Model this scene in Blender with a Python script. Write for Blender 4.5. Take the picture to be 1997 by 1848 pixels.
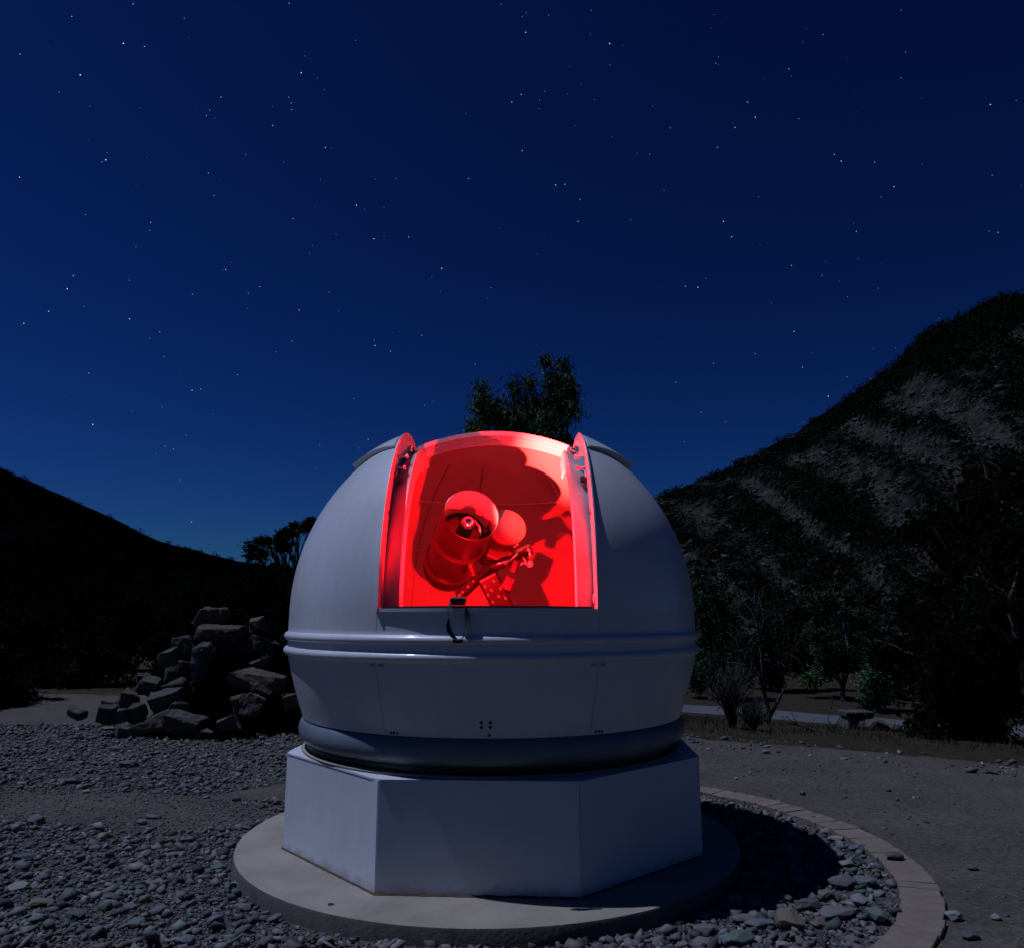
import bpy, bmesh, math, random
import numpy as np
from mathutils import Vector, Matrix
R_ = math.radians
sc = bpy.context.scene
for o in list(bpy.data.objects): bpy.data.objects.remove(o)
C = sc.collection
random.seed(7); RNG = np.random.default_rng(7)

# ------------------------------------------------------------------ camera
FPX, TILT, EYE = 1500.0, R_(10.24), 1.6          # focal length in pixels of a 1997 px wide picture
cam = bpy.data.cameras.new('camera'); co = bpy.data.objects.new('camera', cam); C.objects.link(co)
cam.sensor_width = 36.0; cam.lens = 36.0 * FPX / 1997.0; cam.clip_end = 9000
co.location = (0, 0, EYE); co.rotation_euler = (math.pi / 2 + TILT, 0, 0)
sc.camera = co
# ------------------------------------------------------------------ sky: a moonlit night
MOON_EL, MOON_AZ = R_(65), R_(-88.8)              # high moon to the left of the dome
w = bpy.data.worlds.new('World'); sc.world = w; w.use_nodes = True
nt = w.node_tree; nt.nodes.clear()
sky = nt.nodes.new('ShaderNodeTexSky'); sky.sky_type = 'NISHITA'; sky.sun_disc = False
sky.sun_elevation = MOON_EL; sky.sun_rotation = MOON_AZ; sky.altitude = 300
sky.air_density = 1.0; sky.dust_density = 0.3; sky.ozone_density = 3.0
norm = nt.nodes.new('ShaderNodeVectorMath'); norm.operation = 'MULTIPLY'; norm.inputs[1].default_value = (.15, .125, .115)
gam = nt.nodes.new('ShaderNodeGamma'); gam.inputs[1].default_value = 1.9
mul = nt.nodes.new('ShaderNodeVectorMath'); mul.operation = 'MULTIPLY'; mul.inputs[1].default_value = (.24, .88, 2.2)
bg = nt.nodes.new('ShaderNodeBackground'); bg.inputs[1].default_value = 0.125
wo = nt.nodes.new('ShaderNodeOutputWorld')
L = nt.links.new
L(sky.outputs[0], norm.inputs[0]); L(norm.outputs[0], gam.inputs[0]); L(gam.outputs[0], mul.inputs[0]); L(mul.outputs[0], bg.inputs[0]); L(bg.outputs[0], wo.inputs[0])
# ------------------------------------------------------------------ moon (the one sun lamp)
sl = bpy.data.lights.new('moon', 'SUN'); sl.energy = 2.6; sl.angle = R_(0.5); sl.color = (.60, .69, 1.0)
so = bpy.data.objects.new('moon', sl); C.objects.link(so)
_d = Vector((math.sin(MOON_AZ) * math.cos(MOON_EL), math.cos(MOON_AZ) * math.cos(MOON_EL), math.sin(MOON_EL)))
so.rotation_euler = _d.to_track_quat('Z', 'Y').to_euler(); so.location = (-12, 0, 26)
vs = sc.view_settings; vs.view_transform = 'Standard'; vs.look = 'None'; vs.exposure = 0; vs.gamma = 1; vs.use_curve_mapping = False
sc.render.engine = 'CYCLES'
sc.cycles.use_denoising = True; sc.cycles.max_bounces = 8; sc.cycles.sample_clamp_indirect = 6

# ------------------------------------------------------------------ helpers
def ray(u, v):
    x = (u - 998.5) / FPX; y = (924 - v) / FPX
    return Vector((x, math.cos(TILT) - y * math.sin(TILT), math.sin(TILT) + y * math.cos(TILT)))
def at(u, v, Y):                                   # pixel + real distance -> point
    r = ray(u, v); t = Y / r.y; return Vector((r.x * t, Y, EYE + r.z * t))
def onz(u, v, z):                                  # pixel on a level of known height
    r = ray(u, v); t = (z - EYE) / r.z; return Vector((r.x * t, r.y * t, z))
def tag(o, label, cat=None, group=None, kind=None):
    if label: o['label'] = label
    if cat: o['category'] = cat
    if group: o['group'] = group
    if kind: o['kind'] = kind
    return o
def empty(name, loc, label, cat, group=None):
    o = bpy.data.objects.new(name, None); o.empty_display_size = .2; C.objects.link(o); o.location = loc
    return tag(o, label, cat, group)
def link(name, me, mat, parent=None):
    o = bpy.data.objects.new(name, me); C.objects.link(o)
    if mat is not None and not me.materials: me.materials.append(mat)
    if parent: o.parent = parent
    return o
def mesh(name, V, Fc, mat, parent=None, smooth=False):
    me = bpy.data.meshes.new(name); me.from_pydata([tuple(v) for v in V], [], [tuple(f) for f in Fc]); me.update()
    if smooth: me.polygons.foreach_set('use_smooth', [True] * len(me.polygons))
    return link(name, me, mat, parent)
def npmesh(name, V, Fc, mat, parent=None, col=None, smooth=False):
    """V (n,3), Fc (m,k) arrays"""
    V = np.asarray(V, np.float32); Fc = np.asarray(Fc, np.int32); k = Fc.shape[1]
    me = bpy.data.meshes.new(name); me.vertices.add(len(V)); me.vertices.foreach_set('co', V.ravel())
    me.loops.add(Fc.size); me.loops.foreach_set('vertex_index', Fc.ravel())
    me.polygons.add(len(Fc)); me.polygons.foreach_set('loop_start', np.arange(0, Fc.size, k, dtype=np.int32))
    if smooth: me.polygons.foreach_set('use_smooth', np.ones(len(Fc), bool))
    me.update(calc_edges=True); me.validate()
    if col is not None:
        a = me.color_attributes.new('tone', 'FLOAT_COLOR', 'POINT')
        c4 = np.ones((len(V), 4), np.float32); c4[:, :3] = col; a.data.foreach_set('color', c4.ravel())
    return link(name, me, mat, parent)
def bm_obj(name, bm, mat, parent=None, smooth=False):
    bmesh.ops.recalc_face_normals(bm, faces=bm.faces)
    me = bpy.data.meshes.new(name); bm.to_mesh(me); bm.free()
    if smooth:
        me.polygons.foreach_set('use_smooth', [True] * len(me.polygons))
    return link(name, me, mat, parent)
def autosmooth(o, ang=35):
    me = o.data; me.polygons.foreach_set('use_smooth', [True] * len(me.polygons))
    bm = bmesh.new(); bm.from_mesh(me)
    for e in bm.edges:
        if len(e.link_faces) == 2 and e.calc_face_angle(0) > R_(ang): e.smooth = False
    bm.to_mesh(me); bm.free(); return o
def bev(o, wd, seg=2):
    m = o.modifiers.new('bevel', 'BEVEL'); m.width = wd; m.segments = seg; m.limit_method = 'ANGLE'; m.angle_limit = R_(30); return o
def box_bm(size, M=None, bm=None):
    bm = bm or bmesh.new(); mt = (M or Matrix()) @ Matrix.Diagonal((*size, 1)); bmesh.ops.create_cube(bm, size=1, matrix=mt); return bm
def frame(p, z, x=None):
    """matrix at p whose z axis is z"""
    z = Vector(z).normalized(); x = Vector(x) if x is not None else (Vector((1, 0, 0)) if abs(z.x) < .9 else Vector((0, 1, 0)))
    y = z.cross(x).normalized(); x = y.cross(z)
    return Matrix(((x.x, y.x, z.x, p[0]), (x.y, y.y, z.y, p[1]), (x.z, y.z, z.z, p[2]), (0, 0, 0, 1)))
def lathe(prof, n=64, M=None, close=False, bm=None):
    """prof: [(radius, height)] turned about z; a radius of 0 closes to a point"""
    bm = bm or bmesh.new(); rows = []; M = M or Matrix()
    for r, h in prof:
        if r <= 1e-6: rows.append([bm.verts.new(M @ Vector((0, 0, h)))])
        else: rows.append([bm.verts.new(M @ Vector((r * math.cos(2 * math.pi * i / n), r * math.sin(2 * math.pi * i / n), h))) for i in range(n)])
    pr = list(zip(rows, rows[1:])) + ([(rows[-1], rows[0])] if close else [])
    for a, b in pr:
        for i in range(n):
            j = (i + 1) % n
            if len(a) == 1 and len(b) == 1: continue
            if len(a) == 1: bm.faces.new((a[0], b[i], b[j]))
            elif len(b) == 1: bm.faces.new((a[i], a[j], b[0]))
            else: bm.faces.new((a[i], a[j], b[j], b[i]))
    return bm
def tube(pts, rad, n=8, bm=None, caps=True):
    bm = bm or bmesh.new(); pts = [Vector(p) for p in pts]; rows = []
    if not hasattr(rad, '__len__'): rad = [rad] * len(pts)
    px = None
    for i, p in enumerate(pts):
        t = (pts[min(i + 1, len(pts) - 1)] - pts[max(i - 1, 0)]).normalized()
        if px is None: px = t.orthogonal().normalized()
        px = (px - t * px.dot(t)).normalized(); py = t.cross(px)
        rows.append([bm.verts.new(p + (px * math.cos(2 * math.pi * k / n) + py * math.sin(2 * math.pi * k / n)) * rad[i]) for k in range(n)])
    for a, b in zip(rows, rows[1:]):
        for k in range(n): bm.faces.new((a[k], a[(k + 1) % n], b[(k + 1) % n], b[k]))
    if caps: bm.faces.new(rows[0][::-1]); bm.faces.new(rows[-1])
    return bm
def vnoise(x, y, seed=0):
    """smooth value noise, vectorised"""
    x = np.asarray(x, float); y = np.asarray(y, float); xi = np.floor(x).astype(np.int64); yi = np.floor(y).astype(np.int64); fx = x - xi; fy = y - yi
    def h(a, b):
        n = (a * 374761393 + b * 668265263 + seed * 974711) & 0xffffffff; n = ((n ^ (n >> 13)) * 1274126177) & 0xffffffff
        return ((n ^ (n >> 16)) & 0xffff) / 65535.0
    sx = fx * fx * (3 - 2 * fx); sy = fy * fy * (3 - 2 * fy)
    return (h(xi, yi) * (1 - sx) + h(xi + 1, yi) * sx) * (1 - sy) + (h(xi, yi + 1) * (1 - sx) + h(xi + 1, yi + 1) * sx) * sy
def fbm(x, y, oct=4, seed=0):
    s = 0; a = .5
    for k in range(oct): s = s + a * vnoise(x * 2 ** k, y * 2 ** k, seed + k); a *= .5
    return s
def sstep(a, b, x):
    t = np.clip((x - a) / (b - a), 0, 1); return t * t * (3 - 2 * t)

# ------------------------------------------------------------------ materials
def mat(name, base, rough=.6, noise=None, bump=None, metal=0, attr=None, spec=.5, coat=0):
    """noise: (scale, other colour, low, high) ; bump: (scale, strength, distance) ; attr multiplies a per-vertex tone"""
    m = bpy.data.materials.new(name); m.use_nodes = True; t = m.node_tree; N = t.nodes; b = N['Principled BSDF']; lk = t.links.new
    b.inputs['Roughness'].default_value = rough; b.inputs['Metallic'].default_value = metal; b.inputs['Specular IOR Level'].default_value = spec
    b.inputs['Coat Weight'].default_value = coat; b.inputs['Coat Roughness'].default_value = .1
    col = None
    tc = N.new('ShaderNodeTexCoord')
    if noise:
        nz = N.new('ShaderNodeTexNoise'); nz.inputs['Scale'].default_value = noise[0]; nz.inputs['Detail'].default_value = 6; nz.inputs['Roughness'].default_value = .65
        lk(tc.outputs['Object'], nz.inputs['Vector'])
        rp = N.new('ShaderNodeValToRGB'); rp.color_ramp.elements[0].position = noise[2]; rp.color_ramp.elements[1].position = noise[3]
        rp.color_ramp.elements[0].color = (*base, 1); rp.color_ramp.elements[1].color = (*noise[1], 1)
        lk(nz.outputs['Fac'], rp.inputs['Fac']); col = rp.outputs['Color']
    else:
        rg = N.new('ShaderNodeRGB'); rg.outputs[0].default_value = (*base, 1); col = rg.outputs[0]
    if attr:
        at_ = N.new('ShaderNodeVertexColor'); at_.layer_name = attr
        mx = N.new('ShaderNodeMix'); mx.data_type = 'RGBA'; mx.blend_type = 'MULTIPLY'; mx.inputs['Factor'].default_value = 1
        lk(col, mx.inputs['A']); lk(at_.outputs['Color'], mx.inputs['B']); col = mx.outputs['Result']
    lk(col, b.inputs['Base Color'])
    if bump:
        nb = N.new('ShaderNodeTexNoise'); nb.inputs['Scale'].default_value = bump[0]; nb.inputs['Detail'].default_value = 5
        lk(tc.outputs['Object'], nb.inputs['Vector'])
        bn = N.new('ShaderNodeBump'); bn.inputs['Strength'].default_value = bump[1]; bn.inputs['Distance'].default_value = bump[2]
        lk(nb.outputs['Fac'], bn.inputs['Height']); lk(bn.outputs['Normal'], b.inputs['Normal'])
    return m
M = dict(
    dome=mat('white_fibreglass', (.63, .63, .63), .38, (1.6, (.55, .55, .56), .35, .7), (90, .03, .002), coat=.35),
    wall=mat('white_painted_panel', (.63, .63, .65), .5, (1.3, (.53, .54, .56), .3, .75), (160, .12, .001)),
    skirt=mat('grey_vinyl', (.15, .175, .20), .42, (3, (.10, .12, .14), .35, .7), (40, .08, .002)),
    black=mat('black_rubber', (.012, .012, .013), .6),
    seal=mat('yellowed_sealant', (.34, .30, .21), .7, (14, (.22, .19, .13), .35, .65)),
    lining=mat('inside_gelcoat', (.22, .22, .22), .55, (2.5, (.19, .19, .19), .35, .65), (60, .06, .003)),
    padedge=mat('shaded_soiled_concrete', (.12, .105, .085), .95, (7, (.06, .052, .045), .3, .7), (45, .5, .008)),  # shade of the pad's unlit side painted into the colour, along with soil
    rust=mat('rust_grime', (.13, .07, .035), .9, (9, (.05, .03, .02), .3, .7)),
    concrete=mat('concrete', (.31, .27, .20), .85, (2.2, (.19, .165, .125), .32, .70), (55, .25, .004)),
    brick=mat('clay_paver', (.20, .155, .115), .85, (18, (.14, .11, .085), .3, .7), (70, .3, .003), attr=None),
    rail=mat('grey_rail', (.42, .43, .45), .4, (6, (.33, .34, .36), .35, .65)),
    steel=mat('bright_steel', (.7, .7, .7), .25, metal=1),
    blackmetal=mat('black_anodised', (.02, .02, .02), .35, (30, (.035, .035, .035), .4, .6)),
    capp=mat('matt_grey_cap', (.045, .045, .045), .6, (14, (.034, .034, .034), .4, .6)),
    scope=mat('dark_tube_paint', (.010, .010, .011), .32, (8, (.007, .007, .008), .35, .65)),
    scope_in=mat('tube_lining', (.42, .41, .41), .7, (60, (.36, .35, .35), .4, .6)),
    glass=mat('dark_corrector_glass', (.004, .004, .005), .06),
    white=mat('white_cap', (.75, .75, .75), .4),
    rubber=mat('black_elastic', (.015, .015, .017), .8, (60, (.03, .03, .035), .4, .6)),
    rock=mat('pile_rock', (.078, .068, .057), .9, (3.4, (.022, .020, .019), .32, .68), (9, .7, .05), attr='tone'),
    gravel=mat('gravel_stone', (.145, .142, .130), .85, (11, (.088, .086, .08), .3, .7), (60, .35, .006), attr='tone'),
    bark=mat('pale_bark', (.075, .07, .062), .85, (5, (.03, .026, .023), .35, .65), (20, .4, .02)),
    darkbark=mat('dark_bark', (.045, .038, .032), .9, (6, (.025, .02, .018), .35, .65), (20, .4, .02)),
    leaf=mat('gum_leaf', (.028, .052, .020), .8, attr='tone', spec=.12),
    leafdark=mat('dark_leaf', (.009, .018, .006), .85, attr='tone', spec=.02),
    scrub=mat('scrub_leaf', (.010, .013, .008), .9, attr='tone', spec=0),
    dry=mat('dry_grass', (.04, .034, .016), .9, attr='tone'),
    road=mat('pale_track', (.085, .09, .097), .9, (3, (.06, .062, .067), .35, .65), (40, .2, .01)),
    stone=mat('cut_stone', (.13, .12, .11), .9, (7, (.08, .075, .07), .3, .7), (25, .4, .01)),
)
def weather(m, streak, splash=None):
    """rain streaks running down, and mud splashed along the foot"""
    t = m.node_tree; N = t.nodes; lk = t.links.new; b = N['Principled BSDF']; src = b.inputs['Base Color'].links[0].from_socket
    tc = N.new('ShaderNodeTexCoord'); mp = N.new('ShaderNodeMapping'); mp.inputs['Scale'].default_value = (9, 9, .55); lk(tc.outputs['Object'], mp.inputs['Vector'])
    nz = N.new('ShaderNodeTexNoise'); nz.inputs['Scale'].default_value = 1.6; nz.inputs['Detail'].default_value = 7; nz.inputs['Roughness'].default_value = .7; lk(mp.outputs[0], nz.inputs['Vector'])
    rp = N.new('ShaderNodeValToRGB'); rp.color_ramp.elements[0].position = .40; rp.color_ramp.elements[0].color = (1 - streak, 1 - streak, 1 - streak * 1.1, 1); rp.color_ramp.elements[1].position = .62; rp.color_ramp.elements[1].color = (1, 1, 1, 1); lk(nz.outputs['Fac'], rp.inputs['Fac'])
    mx = N.new('ShaderNodeMix'); mx.data_type = 'RGBA'; mx.blend_type = 'MULTIPLY'; mx.inputs['Factor'].default_value = 1; lk(src, mx.inputs['A']); lk(rp.outputs[0], mx.inputs['B']); out = mx.outputs['Result']
    if splash:
        sp_ = N.new('ShaderNodeSeparateXYZ'); lk(tc.outputs['Object'], sp_.inputs[0]); n2 = N.new('ShaderNodeTexNoise'); n2.inputs['Scale'].default_value = 13; n2.inputs['Detail'].default_value = 6; lk(tc.outputs['Object'], n2.inputs['Vector'])
        ma = N.new('ShaderNodeMath'); ma.operation = 'MULTIPLY_ADD'; ma.inputs[1].default_value = -1 / splash; lk(sp_.outputs['Z'], ma.inputs[0]); lk(n2.outputs['Fac'], ma.inputs[2])
        r2 = N.new('ShaderNodeValToRGB'); r2.color_ramp.elements[0].position = .12; r2.color_ramp.elements[1].position = .6; r2.color_ramp.elements[0].color = (0, 0, 0, 1); r2.color_ramp.elements[1].color = (.55, .55, .55, 1); lk(ma.outputs[0], r2.inputs['Fac'])
        m3 = N.new('ShaderNodeMix'); m3.data_type = 'RGBA'; lk(r2.outputs[0], m3.inputs['Factor']); lk(out, m3.inputs['A']); m3.inputs['B'].default_value = (.16, .12, .085, 1); out = m3.outputs['Result']
    lk(out, b.inputs['Base Color'])
weather(M['dome'], .045); weather(M['wall'], .04, .16)
def ground_mat():
    m = bpy.data.materials.new('dirt_ground'); m.use_nodes = True; t = m.node_tree; N = t.nodes; lk = t.links.new; b = N['Principled BSDF']; b.inputs['Roughness'].default_value = .95
    b.inputs['Specular IOR Level'].default_value = .2
    ge = N.new('ShaderNodeNewGeometry')
    def noise(s, d=6):
        n = N.new('ShaderNodeTexNoise'); n.inputs['Scale'].default_value = s; n.inputs['Detail'].default_value = d; n.inputs['Roughness'].default_value = .68; lk(ge.outputs['Position'], n.inputs['Vector']); return n
    def ramp(src, a, ca, b_, cb):
        r = N.new('ShaderNodeValToRGB'); r.color_ramp.elements[0].position = a; r.color_ramp.elements[1].position = b_; r.color_ramp.elements[0].color = (*ca, 1); r.color_ramp.elements[1].color = (*cb, 1); lk(src, r.inputs['Fac']); return r
    n1 = noise(1.1); n2 = noise(26)
    dirt = ramp(n1.outputs['Fac'], .33, (.076, .064, .053), .68, (.115, .098, .080))
    fine = ramp(n2.outputs['Fac'], .3, (.45, .45, .46), .7, (1.25, 1.22, 1.2))
    mx = N.new('ShaderNodeMix'); mx.data_type = 'RGBA'; mx.blend_type = 'MULTIPLY'; mx.inputs['Factor'].default_value = 1; lk(dirt.outputs[0], mx.inputs['A']); lk(fine.outputs[0], mx.inputs['B'])
    # dry grass beyond the stony edge, scrubland far away
    va = N.new('ShaderNodeVertexColor'); va.layer_name = 'tone'
    sp = N.new('ShaderNodeSeparateColor'); lk(va.outputs['Color'], sp.inputs['Color'])
    n3 = noise(2.4); ad = N.new('ShaderNodeMath'); ad.operation = 'ADD'; lk(sp.outputs[0], ad.inputs[0]); lk(n3.outputs['Fac'], ad.inputs[1])
    gm = ramp(ad.outputs[0], .92, (0, 0, 0), 1.06, (1, 1, 1))
    n4 = noise(3.1); gr = ramp(n4.outputs['Fac'], .35, (.014, .014, .006), .66, (.042, .027, .012))
    m2 = N.new('ShaderNodeMix'); m2.data_type = 'RGBA'; lk(gm.outputs[0], m2.inputs['Factor']); lk(mx.outputs['Result'], m2.inputs['A']); lk(gr.outputs[0], m2.inputs['B'])
    lk(m2.outputs['Result'], b.inputs['Base Color'])
    bn = N.new('ShaderNodeBump'); bn.inputs['Strength'].default_value = .8; bn.inputs['Distance'].default_value = .02; lk(n2.outputs['Fac'], bn.inputs['Height']); lk(bn.outputs['Normal'], b.inputs['Normal'])
    return m
M['ground'] = ground_mat()
def hill_mat(name, rock_a, rock_b, scrub, lo, hi):
    m = bpy.data.materials.new(name); m.use_nodes = True; t = m.node_tree; N = t.nodes; lk = t.links.new; b = N['Principled BSDF']; b.inputs['Roughness'].default_value = 1; b.inputs['Specular IOR Level'].default_value = 0
    ge = N.new('ShaderNodeNewGeometry')
    def noise(s, d=7):
        n = N.new('ShaderNodeTexNoise'); n.inputs['Scale'].default_value = s; n.inputs['Detail'].default_value = d; n.inputs['Roughness'].default_value = .7; lk(ge.outputs['Position'], n.inputs['Vector']); return n
    def ramp(src, a, ca, b_, cb):
        r = N.new('ShaderNodeValToRGB'); r.color_ramp.elements[0].position = a; r.color_ramp.elements[1].position = b_; r.color_ramp.elements[0].color = (*ca, 1); r.color_ramp.elements[1].color = (*cb, 1); lk(src, r.inputs['Fac']); return r
    rk0 = ramp(noise(.22).outputs['Fac'], .35, rock_a, .65, rock_b); fi = ramp(noise(1.7, 8).outputs['Fac'], .36, (.22, .22, .22), .66, (1.7, 1.68, 1.65))
    rk = N.new('ShaderNodeMix'); rk.data_type = 'RGBA'; rk.blend_type = 'MULTIPLY'; rk.inputs['Factor'].default_value = 1; lk(rk0.outputs[0], rk.inputs['A']); lk(fi.outputs[0], rk.inputs['B'])
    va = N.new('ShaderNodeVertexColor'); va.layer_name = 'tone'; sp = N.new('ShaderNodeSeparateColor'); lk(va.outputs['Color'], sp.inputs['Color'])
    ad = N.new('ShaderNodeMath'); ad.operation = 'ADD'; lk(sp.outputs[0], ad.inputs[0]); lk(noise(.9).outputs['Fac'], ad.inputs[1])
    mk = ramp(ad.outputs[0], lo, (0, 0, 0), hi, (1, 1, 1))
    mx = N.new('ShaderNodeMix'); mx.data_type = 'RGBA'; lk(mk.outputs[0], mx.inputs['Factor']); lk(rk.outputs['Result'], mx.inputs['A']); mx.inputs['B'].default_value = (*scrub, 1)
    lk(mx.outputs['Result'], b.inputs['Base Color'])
    bn = N.new('ShaderNodeBump'); bn.inputs['Strength'].default_value = 1; bn.inputs['Distance'].default_value = .3; lk(noise(1.1, 9).outputs['Fac'], bn.inputs['Height']); lk(bn.outputs['Normal'], b.inputs['Normal'])
    return m
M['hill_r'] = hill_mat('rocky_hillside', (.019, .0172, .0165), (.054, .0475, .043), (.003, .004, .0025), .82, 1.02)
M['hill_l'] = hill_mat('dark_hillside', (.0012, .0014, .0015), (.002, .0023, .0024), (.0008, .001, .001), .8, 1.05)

# ------------------------------------------------------------------ ground
CX, CY = -0.15, 6.20                               # axis of the dome
PAD_R = 1.805
KX, KY, KR0, KR1 = .20, 5.97, 2.345, 2.575          # brick edging ring
GZ = -0.10
EDGE_A, EDGE_B = Vector((2.44, 11.05)), Vector((5.81, 9.17))
_e = (EDGE_B - EDGE_A).normalized(); EN = Vector((-_e.y, _e.x))    # points away from the camera
def edge_s(x, y): return (x - EDGE_A.x) * EN.x + (y - EDGE_A.y) * EN.y
def gz(x, y):
    x = np.asarray(x, float); y = np.asarray(y, float)
    z = GZ + (fbm(x * .7 + 40, y * .7 + 40, 4, 3) - .47) * .09 * sstep(0, 1.2, np.hypot(x - CX, y - CY) - PAD_R) + (fbm(x * .07 + 9, y * .07 + 9, 3, 8) - .45) * 1.2 * sstep(30, 80, np.hypot(x, y))
    z = z - sstep(0, 13, edge_s(x, y)) * 1.2 * sstep(-1, 3, x)
    return z
def build_ground():
    rr = np.concatenate([[.3], np.linspace(.8, 16, 150), np.geomspace(16.4, 5000, 70)]); nn = 300
    th = np.linspace(0, 2 * np.pi, nn, endpoint=False)
    RR, TT = np.meshgrid(rr, th, indexing='ij'); X = RR * np.cos(TT); Y = 4 + RR * np.sin(TT)
    V = np.stack([X, Y, gz(X, Y)], -1).reshape(-1, 3)
    i, j = np.meshgrid(np.arange(len(rr) - 1), np.arange(nn), indexing='ij'); j2 = (j + 1) % nn
    Fq = np.stack([i * nn + j, (i + 1) * nn + j, (i + 1) * nn + j2, i * nn + j2], -1).reshape(-1, 4)
    s = edge_s(V[:, 0], V[:, 1]); g = sstep(-.25, .35, s) * sstep(.2, 1.5, V[:, 0])
    g = np.maximum(g, sstep(16, 18, V[:, 1]) * sstep(1, 0, V[:, 0]))
    col = np.repeat(g[:, None], 3, 1)
    o = npmesh('ground', V, Fq, M['ground'], col=col, smooth=True)
    o['kind'] = 'structure'
build_ground()

# the pale track winding past the trees
def build_track():
    pts = [(-2, 29), (0, 27.8), (5.5, 24.7), (10.1, 21.2), (16, 18.2), (26, 15.5), (60, 9)]
    xs = np.linspace(-1, 60, 120); ys = np.interp(xs, [p[0] for p in pts], [p[1] for p in pts])
    for _ in range(6): ys[1:-1] = (ys[:-2] + ys[1:-1] * 2 + ys[2:]) / 4
    V = []; Fq = []
    for k, (x, y) in enumerate(zip(xs, ys)):
        a = min(k + 1, 119); b = max(k - 1, 0); d = Vector((xs[a] - xs[b], ys[a] - ys[b])).normalized(); n = Vector((-d.y, d.x))
        for q, off in enumerate((-1.15, -.5, 0, .5, 1.15)):
            oo = off + (random.random() - .5) * .12
            px, py = x + n.x * oo, y + n.y * oo
            V.append((px, py, float(gz(px, py)) + .035 - .03 * (abs(off) > 1)))
    for k in range(119):
        for q in range(4): Fq.append((k * 5 + q, (k + 1) * 5 + q, (k + 1) * 5 + q + 1, k * 5 + q + 1))
    o = mesh('track', V, Fq, M['road'], smooth=True); o['kind'] = 'structure'
build_track()

# ------------------------------------------------------------------ hills
def build_hill(name, ridge, foot, far, material, seed, stripes=0, back=60, zf=-1.0):
    """ridge: [(u, v)] outline points; foot/far: distance of foot and crest. Returns a sampler for the scrub"""
    us = np.linspace(ridge[0][0], ridge[-1][0], 260); vv = np.interp(us, [p[0] for p in ridge], [p[1] for p in ridge])
    ns = 110; nb = 14
    dirs = np.array([list(ray(u, v)) for u, v in zip(us, vv)])
    hor = dirs[:, :2] / np.linalg.norm(dirs[:, :2], axis=1)[:, None]; tanel = dirs[:, 2] / np.linalg.norm(dirs[:, :2], axis=1)
    s = np.concatenate([np.linspace(0, 1, ns), 1 + np.linspace(0, 1, nb + 1)[1:]])
    S, K = np.meshgrid(s, np.arange(len(us)), indexing='ij')
    lat = np.cumsum(np.concatenate([[0], np.linalg.norm(np.diff(hor * far, axis=0), axis=1)]))[K]
    Dist = np.where(S <= 1, foot + (far - foot) * S, far + back * (S - 1))
    zr = EYE + far * tanel[K]
    prof = np.where(S <= 1, .62 * S + .38 * S ** 1.7 * np.clip(3 - 2 * S, 0, 3) ** .5, 1 - .5 * np.clip(S - 1, 0, 1) ** 1.5)
    Z = zf + (zr - zf) * prof
    amp = sstep(0, .2, S) * (1 - .8 * sstep(.82, 1.0, S))
    c = lat + S * (far - foot) * .36
    sn = fbm(lat * .05, S * 5, 4, seed); Z = Z + (sn - .47) * amp * (far - foot) * .07
    stripe = vnoise(c * .36 + fbm(lat * .06, S * 7, 3, seed + 4) * .9, lat * .012, seed + 9)
    if stripes: Z = Z + (stripe - .5) * amp * stripes
    Z = Z + (fbm(lat * .16, S * (far - foot) * .16, 2, seed + 2) - .37) * 2.2 * amp
    X = hor[K, 0] * Dist; Y = hor[K, 1] * Dist
    V = np.stack([X, Y, Z], -1); nu = len(us)
    i, j = np.meshgrid(np.arange(len(s) - 1), np.arange(nu - 1), indexing='ij')
    Fq = np.stack([i * nu + j, i * nu + j + 1, (i + 1) * nu + j + 1, (i + 1) * nu + j], -1).reshape(-1, 4)
    dens = fbm(lat * .04 + 5, S * 4 + 3, 4, seed + 20)
    shp = sstep(.42, .58, stripe); wl = sstep(190, 120, lat); veg = (.30 * dens + wl * .34 * shp + (1 - wl) * (.34 * sstep(.42, .52, dens)) if stripes else .85 * dens) + (.1 + .22 * sstep(60, 170, lat)) * sstep(.62, .92, S) + (.42 * sstep(62, 88, lat) * sstep(.72, .90, S) if stripes else 0)
    o = npmesh(name, V.reshape(-1, 3), Fq, material, col=np.repeat(veg.reshape(-1)[:, None], 3, 1), smooth=True); o['kind'] = 'structure'
    return V, veg, ns
HR = build_hill('rocky_hill', [(600, 1130), (900, 1080), (1150, 1010), (1283, 968), (1340, 945), (1420, 912), (1480, 880), (1560, 838), (1640, 782), (1710, 735), (1757, 700), (1800, 648), (1860, 622), (1915, 590), (1950, 578), (1997, 574), (2150, 590), (2500, 680), (3000, 800)], 42, 125, M['hill_r'], 11, stripes=1.9)
HL = build_hill('dark_hill', [(-1300, 700), (-700, 760), (-200, 850), (0, 915), (50, 934), (100, 955), (150, 976), (200, 1000), (250, 1027), (300, 1050), (340, 1066), (400, 1082), (465, 1098), (560, 1108), (700, 1120), (1000, 1150), (1250, 1165)], 48, 210, M['hill_l'], 31, back=90, zf=-.8)

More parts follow.
